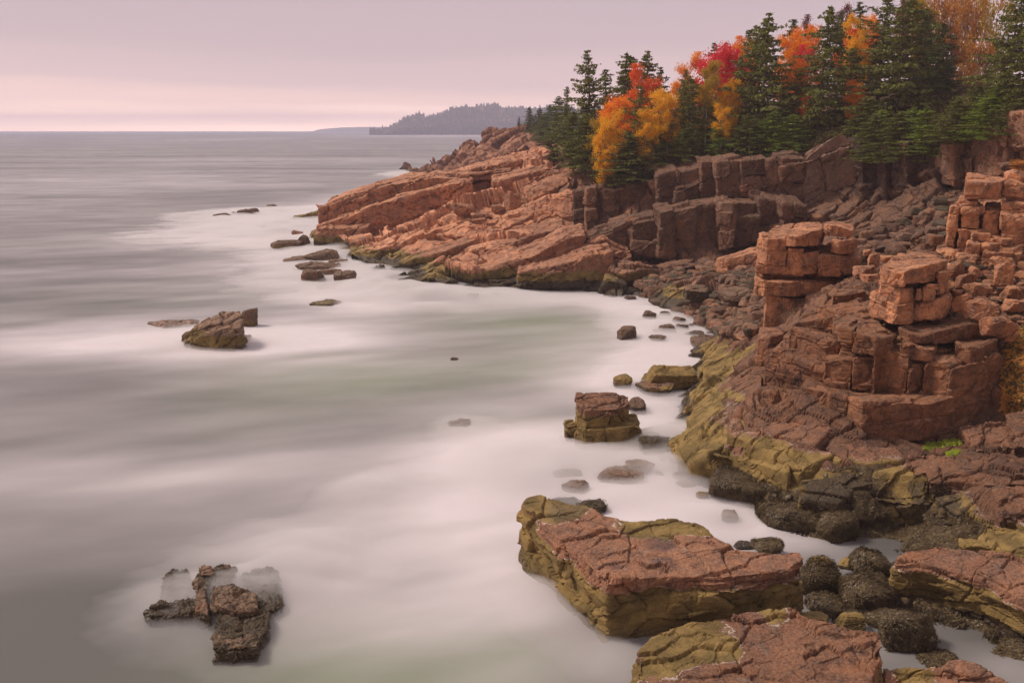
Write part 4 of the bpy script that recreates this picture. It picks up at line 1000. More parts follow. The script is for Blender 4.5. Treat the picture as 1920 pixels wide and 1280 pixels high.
boulder('faint rock awash beyond the far trio', 507, 387, 20, 5, ang=.5, cat='sea rock', name='sea_rock')
boulder('dark olive rock pair member, left and larger, before the ledge tip', 534, 469, 58, 25, moss=.5, weed=.1, ang=.8, cat='sea rock', name='sea_rock', wedge=.25, yaw=0, n=5)
boulder('narrow upright rock touching the dark olive rock before the ledge tip', 567, 466, 24, 27, moss=.5, ang=.9, cat='sea rock', name='sea_rock')
boulder('pinkish peak peeping over the upright rock before the ledge tip', 557, 444, 24, 14, ang=.7, cat='sea rock', name='sea_rock', mat='granite_far')
boulder('slanting rock leaning against the ledge tip on its seaward side', 570, 418, 50, 22, ang=.8, moss=1.6, cat='sea rock', name='sea_rock', wedge=.4, yaw=0)
boulder('lower mossy foot rock under the ledge tip', 596, 452, 40, 30, ang=.7, moss=1.2, weed=.3, cat='sea rock', name='sea_rock', wedge=.3, mat='granite_far')
boulder('tiny dot of rock offshore, left of two', 494, 430, 12, 6, ang=.5, cat='sea rock', name='sea_rock')
boulder('tiny dot of rock offshore, right of two', 516, 431, 10, 5, ang=.5, cat='sea rock', name='sea_rock')
for i, (a, b_, w, hh, zz0, lb) in enumerate([(555, 496, 52, 14, -.1, 'long thin ridge of rock, farthest left of the washed cluster'), (597, 494, 62, 22, -.05, 'broad rounded rock at the back of the washed cluster'),
      (592, 512, 74, 20, -.05, 'dark arched rock in the middle of the washed cluster'), (584, 531, 40, 24, 0, 'pointed dark rock at the front left of the washed cluster'),
      (614, 524, 52, 18, -.05, 'flat rock behind the pointed rock of the washed cluster'), (644, 534, 40, 22, 0, 'knobbly rock at the front right of the washed cluster'),
      (664, 533, 14, 9, 0, 'smallest rock at the right end of the washed cluster'), (614, 545, 50, 10, -.15, 'ghostly low rock in front of the washed cluster'),
      (632, 502, 36, 16, -.05, 'rock tucked at the right back of the washed cluster'), (655, 478, 56, 14, 0, 'low rock lying between the washed cluster and the ledges')]):
    boulder(lb, a, b_, w * 1.15, hh * 1.3, z0=zz0 * .5, ang=.6, moss=.25, group=G1, cat='sea rock', name='sea_rock', wedge=.2, yaw=0)
boulder('lens-shaped low rock alone in the open foam', 606, 573, 58, 11, ang=.1, z0=0, cat='sea rock', name='sea_rock', moss=.2, yaw=0)
boulder('small pointed rock under the mossy ledge, left of two', 887, 562, 24, 14, ang=.9, cat='sea rock', name='sea_rock')
boulder('small pointed rock under the mossy ledge, right of two', 930, 556, 20, 9, ang=.9, cat='sea rock', name='sea_rock')
boulder('half-drowned rock in the pale green water at mid picture', 862, 804, 56, 16, z0=-.12, ang=.6, cat='sea rock', name='sea_rock', wedge=.4, yaw=0)
boulder('faint submerged hump in the mist above the weedy reef', 716, 925, 84, 18, z0=-.2, ang=.2, cat='sea rock', name='sea_rock', yaw=0)
boulder('tiny rock tip in the green water', 850, 675, 18, 5, z0=0, ang=.6, cat='sea rock', name='sea_rock')
boulder('low wide rock at the seaward foot of the mossy ledge', 760, 556, 50, 18, moss=.8, ang=.6, cat='sea rock', name='sea_rock')
# big dark boulder at the head of the cove and washed cobbles
boulder('big dark seaweed-skinned boulder where the cliff foot meets the cove', 1151, 552, 60, 40, ang=.8, moss=1.4, weed=1.0, n=6, tint=.8, strands=500)
cove = [(1176, 637, 38, 24, 0, 'pointed grey boulder standing alone in the cove water'), (1219, 598, 24, 14, 0, 'small domed boulder, leftmost in the cove wash'), (1236, 641, 34, 11, 0, 'flat boulder right of the pointed grey one'),
 (1252, 624, 30, 15, 0, 'smooth domed boulder amid the cove wash'), (1241, 574, 36, 13, 0, 'slanting boulder at the top of the cove wash'), (1266, 575, 26, 15, 0, 'tallest dark boulder at the top of the cove wash'),
 (1280, 617, 24, 10, 0, 'small peaked boulder right of the smooth domed one'), (1283, 590, 44, 13, 0, 'long slanting boulder below the tallest dark one'), (1307, 586, 18, 9, 0, 'little boulder at the right end of the long slanting one'),
 (1316, 600, 28, 11, 0, 'dark oval boulder near the cobbles'), (1273, 606, 24, 11, 0, 'grey peaked boulder under the long slanting one'), (1209, 558, 22, 8, 0, 'low oval boulder near the big dark seaweedy one'),
 (1256, 560, 32, 11, 0, 'slab-like boulder at the beach edge'), (1306, 629, 36, 7, 0, 'low flat boulder awash in the middle of the cove'), (1348, 614, 34, 15, 0, 'dark boulder beside the beach, upper of two'),
 (1366, 621, 34, 15, 0, 'dark boulder beside the beach, lower of two'), (1398, 624, 34, 20, .1, 'wide dark boulder at the foot of the rock stack'), (1330, 655, 74, 24, -.05, 'long smooth sloping rock running out from the mossy ledge'),
 (1250, 593, 22, 10, -.05, 'misty boulder behind the smooth domed one'), (1296, 612, 14, 5, 0, 'pebble-sized rock tip in the cove wash'), (1183, 561, 22, 6, 0, 'faint low boulder left of the low oval one'),
 (1229, 623, 10, 5, 0, 'tiny rock beside the smooth domed boulder'), (1382, 634, 36, 8, 0, 'low grey rock above the mossy ledge end')]
for a, b_, w, hh, z0, lb in cove:
    boulder(lb, a, b_, w * 1.12, hh * 1.25, z0=z0, ang=.35, moss=-.5, weed=-.3, group='boulders washed by waves in the cove', tint=.8, n=4, wedge=.15)
# channel between sea stack and mossy ledge
boulder('broad olive boulder between sea stack and mossy ledge', 1256, 735, 104, 55, moss=2.2, weed=.15, ang=.45, n=6, tint=1., barn=.2, yaw=5)
boulder('dark wet boulder leaning on the front of the broad olive one', 1232, 742, 74, 30, weed=.3, moss=.3, ang=.3, n=5, yaw=0)
boulder('small olive-brown boulder left of the broad olive one', 1168, 728, 42, 28, moss=.5, weed=.1, ang=.4)
boulder('round dark boulder directly behind the sea stack', 1199, 776, 44, 34, weed=.35, ang=.3)
boulder('weedy black boulder joining the sea stack to the mossy ledge', 1228, 852, 62, 36, weed=.9, moss=.2, ang=.5, strands=500)
boulder('grey round boulder peeping above the weedy black one', 1226, 832, 40, 22, ang=.3)
for a, b_, w, hh, z0, lb in [(1202, 887, 60, 24, .05, 'oval purple-grey rock in foam below the sea stack'), (1165, 905, 96, 28, .02, 'long humped rock in foam below the sea stack'), (1080, 920, 54, 18, .05, 'low rock in foam above the huge slab'),
       (1283, 900, 44, 16, .0, 'misty pinkish rock nearest the mossy ledge'), (1290, 914, 44, 12, -.02, 'faint flat rock right in the foam channel'), (1318, 935, 28, 14, 0, 'small tan rock in the foam channel'),
       (1370, 978, 38, 22, 0, 'pointed tan rock in the foam near the weedy bank'), (1065, 893, 60, 10, -.02, 'faint sliver of rock left of the long humped one'), (1237, 893, 20, 10, -.05, 'small pale rock beside the oval purple-grey one')]:
    boulder(lb, a, b_, w, hh, z0=z0, ang=.35, moss=.15, group='rocks in the foam below the sea stack', n=4, tint=1.1)
boulder('brown weedy rock hiding behind the left corner of the huge slab', 1108, 962, 64, 24, weed=.9, ang=.6, strands=500)
boulder('dark rock fringe behind the huge slab\'s far corner', 1062, 950, 60, 12, weed=.9, ang=.6)
# weed-hung boulders in the foreground right
wb = [(1446, 1034, 62, 20, .25, 'round weed-hung boulder poking up behind the huge slab'), (1538, 1118, 74, 78, .0, 'square weed-hung boulder against the huge slab\'s right end'),
      (1640, 1090, 84, 60, .0, 'pink-capped weed-hung boulder at the left end of the long sloping slab'), (1634, 1152, 112, 74, .0, 'large leaning weed-hung boulder in the middle of the jumble'),
      (1706, 1228, 112, 92, -.1, 'largest rounded weed-hung boulder beside the red bottom slab'), (1560, 1160, 90, 44, -.1, 'dark low weed-hung boulder below the square one'),
      (1655, 1180, 70, 40, -.1, 'weed-hung boulder wedged behind the largest rounded one'), (1770, 1256, 96, 22, -.1, 'flat weedy rock at the stream near the bottom right')]
for a, b_, w, hh, z0, lb in wb:
    boulder(lb, a, b_, w, hh, z0=z0, ang=.95, weed=.75, moss=1.6, n=6, tint=.9, depth=.85, strands=3000, yaw=8)
boulder('dark submerged rock behind the huge slab near the channel', 1400, 1035, 50, 18, weed=1, ang=.4, z0=-.1)
for a, b_, w, hh, z0, lb in [(1598, 1068, 44, 26, .2, 'tan barnacled boulder behind the square weed-hung one'), (1532, 1182, 60, 34, .0, 'olive mossy boulder below the square weed-hung one'), (1600, 1190, 66, 46, .0, 'rounded olive boulder with two pale bumps'),
                         (1836, 1040, 68, 34, .9, 'pink-topped block on the far edge of the long sloping slab'), (1412, 1130, 90, 26, .1, 'mossy knob beneath the right end of the huge slab'), (1902, 1062, 70, 26, 1.0, 'dark mossy block at the right edge behind the long sloping slab')]:
    boulder(lb, a, b_, w, hh, z0=z0, ang=.5, moss=(z0 + .75 if a != 1836 else 1.3), weed=-1, n=5, mat='slab', barn=1)
# weedy bank humps
boulder('wide weed-covered hump under the mossy ledge front', 1405, 948, 150, 72, z0=0, weed=1.1, ang=.2, n=6, tint=.9, strands=9000, yaw=-8)
boulder('dark weedy rock left of the wide weed-covered hump', 1345, 915, 80, 42, z0=-.1, weed=1.0, ang=.3, n=5, strands=2500)
boulder('great weedy bank with an olive crest at the channel end', 1515, 1000, 170, 58, z0=-.05, weed=.95, moss=1.9, ang=.2, n=6, tint=.95, strands=9000, yaw=-6)
boulder('weedy hump at the right end of the great weedy bank', 1572, 1015, 90, 60, z0=-.05, weed=1.4, ang=.2, n=5, strands=5000)

# loose blocks lying on the shelf at right (pixel centre, size, depth)
lb_ = [(1840, 551, 46, 26, 29.4, 'flat-topped reddish block beside the tilted square slabs'), (1813, 582, 38, 36, 28.6, 'tilted narrow block right of the flat-capped stack'), (1851, 600, 64, 42, 27.9, 'large tilted rectangular block resting on shelf'),
 (1874, 634, 70, 50, 27.3, 'big pale pink block hanging over the plant gully'), (1885, 532, 38, 46, 31, 'upright pointed boulder near the right edge'), (1903, 560, 40, 28, 29.6, 'olive-tinged block near the right edge'),
 (1910, 583, 42, 24, 28.7, 'layered brown block at the right edge'), (1789, 482, 46, 20, 35.6, 'red block behind the flat-capped stack'), (1886, 500, 52, 24, 33, 'wide low block under the buttress'),
 (1639, 498, 22, 28, 36, 'small square red block between the two stacks'), (1634, 532, 38, 24, 33.4, 'pinkish block with flat top left of the flat capstone'), (1626, 520, 44, 28, 34.4, 'pale jagged block between the two stacks'),
 (1791, 520, 30, 36, 32.6, 'white-scarred leaning slab right of the flat capstone'), (1818, 535, 44, 26, 31.6, 'dull purple block in the rubble below the buttress'), (1800, 555, 30, 16, 30, 'small tan block in the rubble near the tilted narrow block'),
 (1906, 343, 34, 28, 38.4, 'upper loose boulder at the right edge above the buttress'), (1905, 368, 42, 34, 37.6, 'lower loose boulder at the right edge above the buttress'), (1628, 478, 16, 12, 37, 'little pink stone perched between the two stacks'),
 (1866, 585, 30, 12, 29.2, 'thin plate of rock lying over the large tilted block'), (1897, 640, 30, 22, 27.6, 'grey stone at the top of the plant gully'), (1672, 492, 40, 18, 34.5, 'flat pale stone peeping behind the flat capstone'),
 (1862, 470, 40, 20, 34.8, 'grey angular stone at the buttress foot'), (1889, 462, 34, 20, 35, 'tan angular stone at the buttress foot')]
for a, b_, w, hh, Yd, lb in lb_:
    boulder(lb, a, b_, w, hh, Y=push(Yd), ang=1., mat='granite', n=5, tint=rs.uniform(.95, 1.2), tilt=rs.uniform(-16, 16), depth=.9, sink=.25, barn=0, moss=-9, weed=-9, cat='rock', name='loose_block')
# rocks below the cliff
for a, b_, w, hh, Yd, mt, lb in [(1395, 512, 96, 52, 62, 'granite', 'long smooth leaning boulder behind the tall rock stack'), (1362, 530, 30, 20, 60, 'searock', 'round brown boulder on the upper beach'), (1383, 540, 30, 20, 58.5, 'searock', 'dark rounded boulder below the round brown one'),
      (1134, 490, 36, 36, 71.6, 'granite_far', 'pale pointed boulder on the ledges at the cliff foot'), (1162, 484, 26, 16, 71.2, 'granite_far', 'yellowish boulder beside the pale pointed one'), (1198, 500, 14, 12, 70.2, 'granite_far', 'small round orange boulder at the cliff foot'),
      (1270, 512, 80, 26, 68, 'cliff', 'long dark slanting rock at the top of the cobble beach'), (1255, 528, 60, 14, 66, 'searock', 'low mossy slab on the beach'),
      (1308, 560, 60, 30, 57.5, 'searock', 'dark weedy boulder in the middle of the beach'), (1385, 568, 70, 32, 54, 'searock', 'broad flat boulder with green side near the rock stack'),
      (868, 402, 40, 26, 83, 'granite_far', 'pale flat block standing on the middle ledge'), (905, 412, 40, 18, 82, 'granite_far', 'angular block right of the pale flat one on the middle ledge'), (900, 430, 30, 26, 81, 'granite_far', 'small steep block on the edge of the middle ledge'),
      (963, 392, 36, 36, 84.5, 'granite_far', 'leaning slab below the large pale orange block'), (932, 396, 30, 14, 84, 'granite_far', 'small slab left of the leaning one on the middle ledge'), (872, 420, 44, 14, 82.4, 'granite_far', 'low slab in front of the pale flat block'),
      (1888, 318, 26, 16, 50, 'cliff', 'flat rock jutting from the grassy slope at upper right')]:
    boulder(lb, a, b_, w, hh, Y=Yd, ang=1. if mt == 'granite_far' else .5, mat=mt, n=5, tilt=-12 if w > 70 else rs.uniform(-12, 12), yaw=0, depth=.8, sink=.3, barn=0, tint=1.1, moss=-9, weed=(1.6 if mt == 'searock' else -9), cat='rock', name='loose_block' if mt == 'granite_far' else 'boulder')

# weedy reef, lower left
reef_base = PZ(430, 1170, 0)
e = tag(empty('weedy_reef', reef_base), 'brown weed-covered reef of blocky fingers awash at the lower left', 'reef')
def rf(poly, z, seed):
    T = [Z(x, y, z) for x, y in poly]
    V, F = prism(T, 0, 0, .05, -.8)
    P, Nn, F4 = remesh(V, F, .035)
    P = rockify(P, Nn, [((.5, .45, .3), .05, .05, .15), ((.2, .2, .15), .02, .02, .2)], rotmat(8, 10, 5), seed, .03, .15, 3)
    o = link('reef_rock', new_mesh('reef_rock', P - reef_base, F4, M['searock'], False, growth(P, -.6, .45, barn=0, tint=1.1)), e)
    r = np.random.RandomState(seed); up = np.where((Nn[:, 2] > -.2) & (P[:, 2] > -.1))[0]; i = r.choice(up, 700)
    V, F = weed_strands(P[i], Nn[i], seed, (.03, .08), .012, .9)
    link('rockweed', new_mesh('rockweed', V - reef_base, F, M['weed']), e)['kind'] = 'stuff'
rf([(366, 1075), (378, 1062), (396, 1062), (400, 1072), (384, 1110), (392, 1150), (362, 1140)], .48, 1)
rf([(404, 1064), (420, 1060), (440, 1064), (436, 1088), (404, 1096)], .34, 2)
rf([(306, 1082), (320, 1064), (350, 1060), (358, 1080), (352, 1120), (300, 1120)], .10, 3)
rf([(276, 1138), (300, 1126), (360, 1122), (420, 1120), (420, 1142), (340, 1150), (278, 1152)], .34, 4)
rf([(396, 1096), (440, 1090), (480, 1110), (482, 1138), (440, 1146), (396, 1130)], .52, 5)
rf([(450, 1075), (490, 1060), (522, 1070), (530, 1110), (528, 1132), (500, 1150), (470, 1120)], .26, 6)
rf([(408, 1146), (440, 1140), (505, 1140), (500, 1180), (484, 1200), (402, 1196)], .36, 7)
rf([(404, 1184), (450, 1180), (486, 1190), (482, 1212), (400, 1214)], .42, 8)

# ------------------------------------------------------------------ cobbles (countless)
r = np.random.RandomState(9)
def in_poly(x, y, poly):
    c = False; n = len(poly); j = n - 1
    for i in range(n):
        if (poly[i][1] > y) != (poly[j][1] > y) and x < (poly[j][0] - poly[i][0]) * (y - poly[i][1]) / (poly[j][1] - poly[i][1]) + poly[i][0]: c = not c
        j = i
    return c
def cast(px, py, bv):
    d = ray(px, py); h_ = None; bd = 1e9
    for b_ in bv:
        q = b_.ray_cast(Vector((0, 0, CAMZ)), Vector(d))
        if q[0] is not None and q[3] < bd: h_, bd = q, q[3]
    return h_
def cobbles(name, label, poly, n, size, mats, seed, bv=(None,)):
    r = np.random.RandomState(seed); xs = [p[0] for p in poly]; ys = [p[1] for p in poly]
    Vs, Fs, T, Wd, off = [], [], [], [], 0
    V0, F0 = ICO[3]
    for _ in range(n):
        for _t in range(8):
            px, py = r.uniform(min(xs), max(xs)), r.uniform(min(ys), max(ys))
            if in_poly(px, py, poly): break
        h_ = cast(px, py, bv)
        if h_ is None: continue
        s = size[0] + (size[1] - size[0]) * r.rand() ** 3
        P, _f = boulder_shape(int(r.randint(1e6)), (s, s * r.uniform(.6, 1), s * r.uniform(.4, .8)), .4, 3)
        a = r.uniform(0, 6.28); R_ = np.array([[math.cos(a), -math.sin(a), 0], [math.sin(a), math.cos(a), 0], [0, 0, 1]])
        Vs.append(P @ R_.T + np.array(h_[0]) + np.array([0, 0, s * .15])); Fs.append(F0 + off); off += len(V0)
        T.append(np.full(len(V0), r.uniform(.6, 1.35))); Wd.append(np.full(len(V0), r.choice([.2, .2, .9, .6])))
    V = np.concatenate(Vs); n_ = len(V)
    at = {'moss': np.full(n_, -.2), 'weed': np.concatenate(Wd) - .25, 'wet': np.zeros(n_), 'barn': np.zeros(n_), 'tint': np.concatenate(T)}
    o = link(name, new_mesh(name, V, np.concatenate(Fs), mats, False, at)); tag(o, label, kind='stuff')
cobbles('beach_cobbles', 'brown and pink cobbles heaped along the head of the cove', [(1190,530),(1260,512),(1350,490),(1420,520),(1425,600),(1400,640),(1330,620),(1290,596),(1230,566)], 2600, (.09, .6), M['cobble'], 5, (shore_bvh, cliff_bvh))
cobbles('scree', 'broken rock rubble on the slope under the dark cliff', [(1600,440),(1700,400),(1790,360),(1860,320),(1790,440),(1700,480),(1620,490)], 420, (.12, .6), M['cliff'], 6, (shore_bvh, cliff_bvh))
cobbles('rubble', 'angular rubble strewn between the loose blocks under the buttress', [(1780,470),(1830,470),(1920,480),(1920,620),(1850,600),(1790,590),(1780,540)], 380, (.06, .34), M['granite'], 7, (shore_bvh,))

# rockweed carpets on the shelf (countless fronds)
def carpet(name, label, polys, n, seed, mat='weed', ln=(.07, .20), wd=.013):
    r = np.random.RandomState(seed); Q, Nq = [], []
    for poly, sh in polys:
        xs = [p[0] for p in poly]; ys = [p[1] for p in poly]
        for _ in range(int(n * sh)):
            px, py = r.uniform(min(xs), max(xs)), r.uniform(min(ys), max(ys))
            if not in_poly(px, py, poly): continue
            h_ = cast(px, py, (shore_bvh,))
            if h_ is None: continue
            nn_ = np.array(h_[1]);  nn_ = nn_ if nn_[2] > 0 else -nn_
            Q.append(np.array(h_[0])); Nq.append(nn_)
    V, F = weed_strands(np.array(Q), np.array(Nq), seed, ln, wd, .8)
    o = link(name, new_mesh(name, V, F, M[mat])); tag(o, label, kind='stuff')
carpet('rockweed_carpet', 'dark brown rockweed hanging over the low ledges by the channel',
       [([(1440,950),(1480,925),(1540,905),(1560,880),(1600,872),(1660,875),(1700,900),(1740,930),(1780,960),(1860,985),(1800,1030),(1700,1030),(1620,1000),(1560,1015),(1450,990)], 1.0),
        ([(1345,905),(1420,905),(1490,925),(1450,950),(1360,945)], .3), ([(1700,1080),(1790,1150),(1900,1190),(1920,1240),(1800,1220),(1720,1150)], .5)], 62000, 3)
carpet('sea_lettuce', 'bright yellow-green weed round the small pool below the red face', [([(1735,830),(1800,822),(1800,832),(1740,842)], .6), ([(1775,848),(1800,842),(1796,850),(1778,854)], .4), ([(1730,838),(1745,834),(1742,846)], .3)], 1500, 8, 'greenweed', (.05, .12), .03)
carpet('gully_plants', 'orange and olive plants tumbling down the gully at the right edge', [([(1885,640),(1925,610),(1960,840),(1900,800),(1880,760)], 1.0)], 5000, 12, 'rusty', (.10, .28), .05)
carpet('gully_grass', 'olive grass among the orange plants at the right edge', [([(1885,640),(1925,610),(1960,840),(1900,800),(1880,700)], 1.0)], 5000, 13, 'shrub', (.12, .3), .03)

# ------------------------------------------------------------------ trees
def quads(C, D, S, l, w):
    """leaf quads: centre, direction, side"""
    a = C - D * l[:, None] * .5; e_ = C + D * l[:, None] * .5; s = S * w[:, None] * .5
    V = np.stack([a - s * .5, a + s * .5, e_ + s, e_ - s], 1).reshape(-1, 3)
    return V, np.arange(len(V)).reshape(-1, 4)
def unit(v): return v / np.maximum(np.linalg.norm(v, axis=1, keepdims=True), 1e-9)
def spruce_mesh(seed, H=10., R=2.3, bottom=.04, ragged=.35, dens=1., droop=.5, leanx=0.):
    r = np.random.RandomState(seed)
    zt = np.linspace(0, H, 10); tr = np.stack([leanx * (zt / H) ** 2 + .05 * r.normal(size=10), .05 * r.normal(size=10), zt], 1); tr[0, 2] = -1.0
    paths = [(tr, .13 * H / 10 * (1.02 - zt / H) + .012)]
    C, D, S, Lh, Wd = [], [], [], [], []
    nw = int(H * 3.9)
    for i in range(nw):
        t_ = bottom + (1 - bottom) * (i + r.rand() * .6) / nw
        z = H * t_
        env = (1 - t_) ** .62 * (.55 + .45 * min(1, t_ / .12))
        nb = r.randint(5, 8)
        lump = 1 + ragged * .6 * math.sin(i * 1.1 + seed)
        for b_ in range(nb):
            az = r.uniform(0, 2 * math.pi)
            Lb = max(.16, R * env * lump * r.uniform(1 - ragged, 1.12))
            if r.rand() < .08: Lb *= .4
            rise = .35 * t_ - .12
            k = max(3, int(Lb / .075 * dens))
            s = np.sort(r.uniform(.12, 1.0, k))
            dirv = np.array([math.cos(az), math.sin(az), 0]); lat = np.array([-math.sin(az), math.cos(az), 0])
            zz_ = z + Lb * (rise * s - droop * .45 * s ** 2 + .14 * s ** 4)
            spread = (.30 * Lb * (1.05 - s) + .10)
            side = r.uniform(-1, 1, k) * spread
            x0 = leanx * t_ ** 2
            c_ = np.array([x0, 0, 0]) + dirv * (s * Lb)[:, None] + lat * side[:, None]; c_[:, 2] = zz_ - np.abs(side) * .25 + r.normal(0, .035, k)
            d_ = unit(dirv[None] * (.9) + lat[None] * (np.sign(side) * .8)[:, None] + r.normal(0, .28, (k, 3)) + np.array([0, 0, -.12]))
            nrm = unit(np.array([0, 0, 1.]) + r.normal(0, .45, (k, 3)))
            C.append(c_); D.append(d_); S.append(unit(np.cross(nrm, d_))); Lh.append(r.uniform(.16, .36, k)); Wd.append(r.uniform(.07, .15, k))
            if Lb > .8 and r.rand() < .35:
                ss = np.linspace(0, .9, 4)
                pp = np.array([x0, 0, z]) + dirv * (ss * Lb)[:, None]; pp[:, 2] = z + Lb * (rise * ss - droop * .45 * ss ** 2) - .03
                paths.append((pp, np.linspace(.03, .008, 4)))
    C, D, S, Lh, Wd = map(np.concatenate, (C, D, S, Lh, Wd))
    V, F = quads(C, D, S, Lh, Wd)
    # a second, steeper layer hanging from the first
    D2 = unit(D * .5 + np.array([0, 0, -.7]) + np.random.RandomState(seed + 1).normal(0, .25, D.shape))
    V2, F2 = quads(C + np.array([0, 0, -.06]), D2, unit(np.cross(D2, D + .01)), Lh * .7, Wd)
    V = np.concatenate([V, V2]); F = np.concatenate([F, F2 + len(V) // 2 * 1]) if False else np.arange(len(V)).reshape(-1, 4)
    return (V, F), tubes(paths, 5)
def decid_mesh(seed, H=7., R=1.8, crown0=.35, clumps=46, per=140, leaf=.12, stems=1, sparse=False):
    r = np.random.RandomState(seed); paths = []; cc = []
    for s_ in range(stems):
        x0, y0 = (r.uniform(-.3, .3), r.uniform(-.3, .3)) if stems > 1 else (0, 0)
        zt = np.linspace(0, H * .93, 9); w_ = np.cumsum(r.normal(0, .05 * H / 7, (9, 2)), 0)
        tr = np.stack([x0 + w_[:, 0] + x0 * zt / H * 2, y0 + w_[:, 1], zt], 1); tr[0, 2] = -.8
        paths.append((tr, np.linspace(.075, .012, 9) * H / 7))
        nl = 9 if not sparse else 6
        for i in range(nl):
            t_ = crown0 + (1 - crown0) * .9 * i / nl; p0 = np.array([np.interp(H * t_, zt, tr[:, 0]), np.interp(H * t_, zt, tr[:, 1]), H * t_])
            az = r.uniform(0, 6.28); q = R * r.uniform(.5, .95) * math.sin(math.pi * min(.95, max(.12, (t_ - crown0 * .7) / (1.05 - crown0 * .7)))) ** .6
            ln = np.linspace(0, 1, 5)[:, None]
            pp = p0 + ln * np.array([math.cos(az) * q, math.sin(az) * q, q * .8]); pp[:, 2] += .1 * np.sin(ln[:, 0] * 3)
            paths.append((pp, np.linspace(.05, .012, 5))); cc += [pp[2], pp[3], pp[4]]
    while len(cc) < clumps:
        u = unit(r.normal(size=(1, 3)))[0] * r.uniform(.35, 1) ** .5
        z = H * (crown0 + 1) / 2 + u[2] * H * (1 - crown0) / 2
        cc.append(np.array([u[0] * R, u[1] * R, z]))
    cc = np.array(cc); cs = r.uniform(.20, .42, len(cc)) * R / 1.8
    i = r.randint(0, len(cc), len(cc) * per // (3 if sparse else 1))
    C = cc[i] + r.normal(0, 1, (len(i), 3)) * cs[i][:, None] * np.array([.85, .85, .6])
    C[:, 2] = np.minimum(C[:, 2], H * 1.04)
    D = unit(r.normal(size=C.shape) + np.array([0, 0, -.3])); S = unit(np.cross(D, r.normal(size=C.shape)))
    V, F = quads(C, D, S, r.uniform(.7, 1.3, len(C)) * leaf, r.uniform(.6, 1.1, len(C)) * leaf * .8)
    return (V, F), tubes(paths, 5)
protos = {}
def proto(kind, k, **kw):
    key = (kind, k)
    if key not in protos:
        (fv, ff2), (tv, tf) = (spruce_mesh if kind == 's' else decid_mesh)(k * 17 + 3, **kw)
        protos[key] = (fv, ff2, tv, tf, {})
    return protos[key]
def tree(kind, k, mat, bark, loc, sc, rot, label, cat, name, group=None, kw={}):
    fv, ff2, tv, tf, cache = proto(kind, k, **kw)
    if mat not in cache: cache[mat] = new_mesh('crown', fv, ff2, M[mat], False)
    if 'trunk' not in cache: cache['trunk'] = new_mesh('trunk', tv, tf, M[bark], True)
    e_ = empty(name, loc); e_.rotation_euler = (0, 0, rot); e_.scale = sc
    tag(e_, label, cat, group)
    link('trunk', cache['trunk'], e_); link('crown', cache[mat], e_)
    return e_
SK = [dict(H=10., R=3.2, ragged=.3, droop=.5, dens=1.25), dict(H=10., R=2.7, ragged=.45, droop=.35, dens=1.1), dict(H=10., R=3.9, ragged=.25, droop=.55, dens=1.35),
      dict(H=10., R=2.2, ragged=.5, droop=.3, dens=.9, bottom=.1), dict(H=10., R=3.0, ragged=.4, droop=.5, leanx=.3),
      dict(H=10., R=3.4, ragged=.6, droop=.7, dens=1.1, leanx=-.35), dict(H=10., R=2.9, ragged=.75, droop=.2, dens=.85, bottom=.12, leanx=.25), dict(H=10., R=3.7, ragged=.55, droop=.35, dens=1.2, leanx=.2),
      dict(H=10., R=2.5, ragged=.8, droop=.5, dens=.75, bottom=.15, leanx=-.3)]
def spruce(label, px, top, Y, k=0, mat='spruce', wide=1., bv=None, basepx=None, group=None, name='spruce_tree', cat='spruce'):
    if k < 4 and rs.random() < .5: k += 5
    x = PY(px, top, Y)[0]
    g_ = ground(bv or (hill_bvh, cliff_bvh), x, Y, 9.)
    if basepx is not None: g_ = PY(px, basepx, Y)[2]
    H = PY(px, top, Y)[2] - g_
    s = H / 10
    sw = s * wide * 1.12 if s > .5 else s * wide * 1.25
    return tree('s', k, mat, 'bark', (x, Y, g_), (sw, sw, s), rs.uniform(0, 6.28), label, cat, name, group, SK[k])
def decid(label, px, top, Y, rpx, mat, k=0, bark='pale_bark', bv=None, cat='maple', name='maple_tree', kw=None, basepx=None):
    x = PY(px, top, Y)[0]; g_ = ground(bv or (hill_bvh, cliff_bvh), x, Y, 9.)
    if basepx is not None: g_ = PY(px, basepx, Y)[2]
    H = PY(px, top, Y)[2] - g_; R_ = rpx * Y / FPX
    kw_ = kw or dict(H=7., R=1.8)
    return tree('d', k, mat, bark, (x, Y, g_), (R_ / 1.8, R_ / 1.8, H / 7), rs.uniform(0, 6.28), label, cat, name, None, kw_)

DK = dict(H=7., R=1.8); DK2 = dict(H=7., R=1.8, crown0=.2, clumps=60); DK3 = dict(H=7., R=1.8, crown0=.45, clumps=36)
# far point trees
pt = [(973, 219, 205, 3, 'spruce_dark', 'tiny windblown pine, outermost on the far point'), (994, 200, 190, 0, 'spruce_dark', 'first small spruce right of the outermost pine on the far point'), (1012, 203, 185, 2, 'spruce_dark', 'rounded small spruce second from the outermost pine'),
      (1030, 196, 170, 0, 'spruce_dark', 'small dark spruce midway between the outermost pine and the slender spire'), (1047, 180, 150, 0, 'spruce_dark', 'pointed spruce just left of the slender spire'), (1061, 162, 138, 3, 'spruce', 'slender spire-like spruce left of the tall open spruce'),
      (1020, 214, 168, 2, 'spruce', 'low bushy spruce below the small ones on the far point'), (1045, 214, 140, 2, 'spruce', 'bushy olive spruce beneath the pointed one'), (1064, 200, 125, 2, 'spruce', 'stout spruce between the slender spire and the tall open spruce')]
for px, tp, Y, k, mt, lb in pt:
    spruce(lb, px, tp, Y, k, mt, bv=(point_bvh, cliff_bvh, hill_bvh), wide=1.25, basepx={973: 238, 994: 248, 1012: 256, 1030: 260, 1047: 268, 1061: 275, 1020: 268, 1045: 278, 1064: 300}[px])
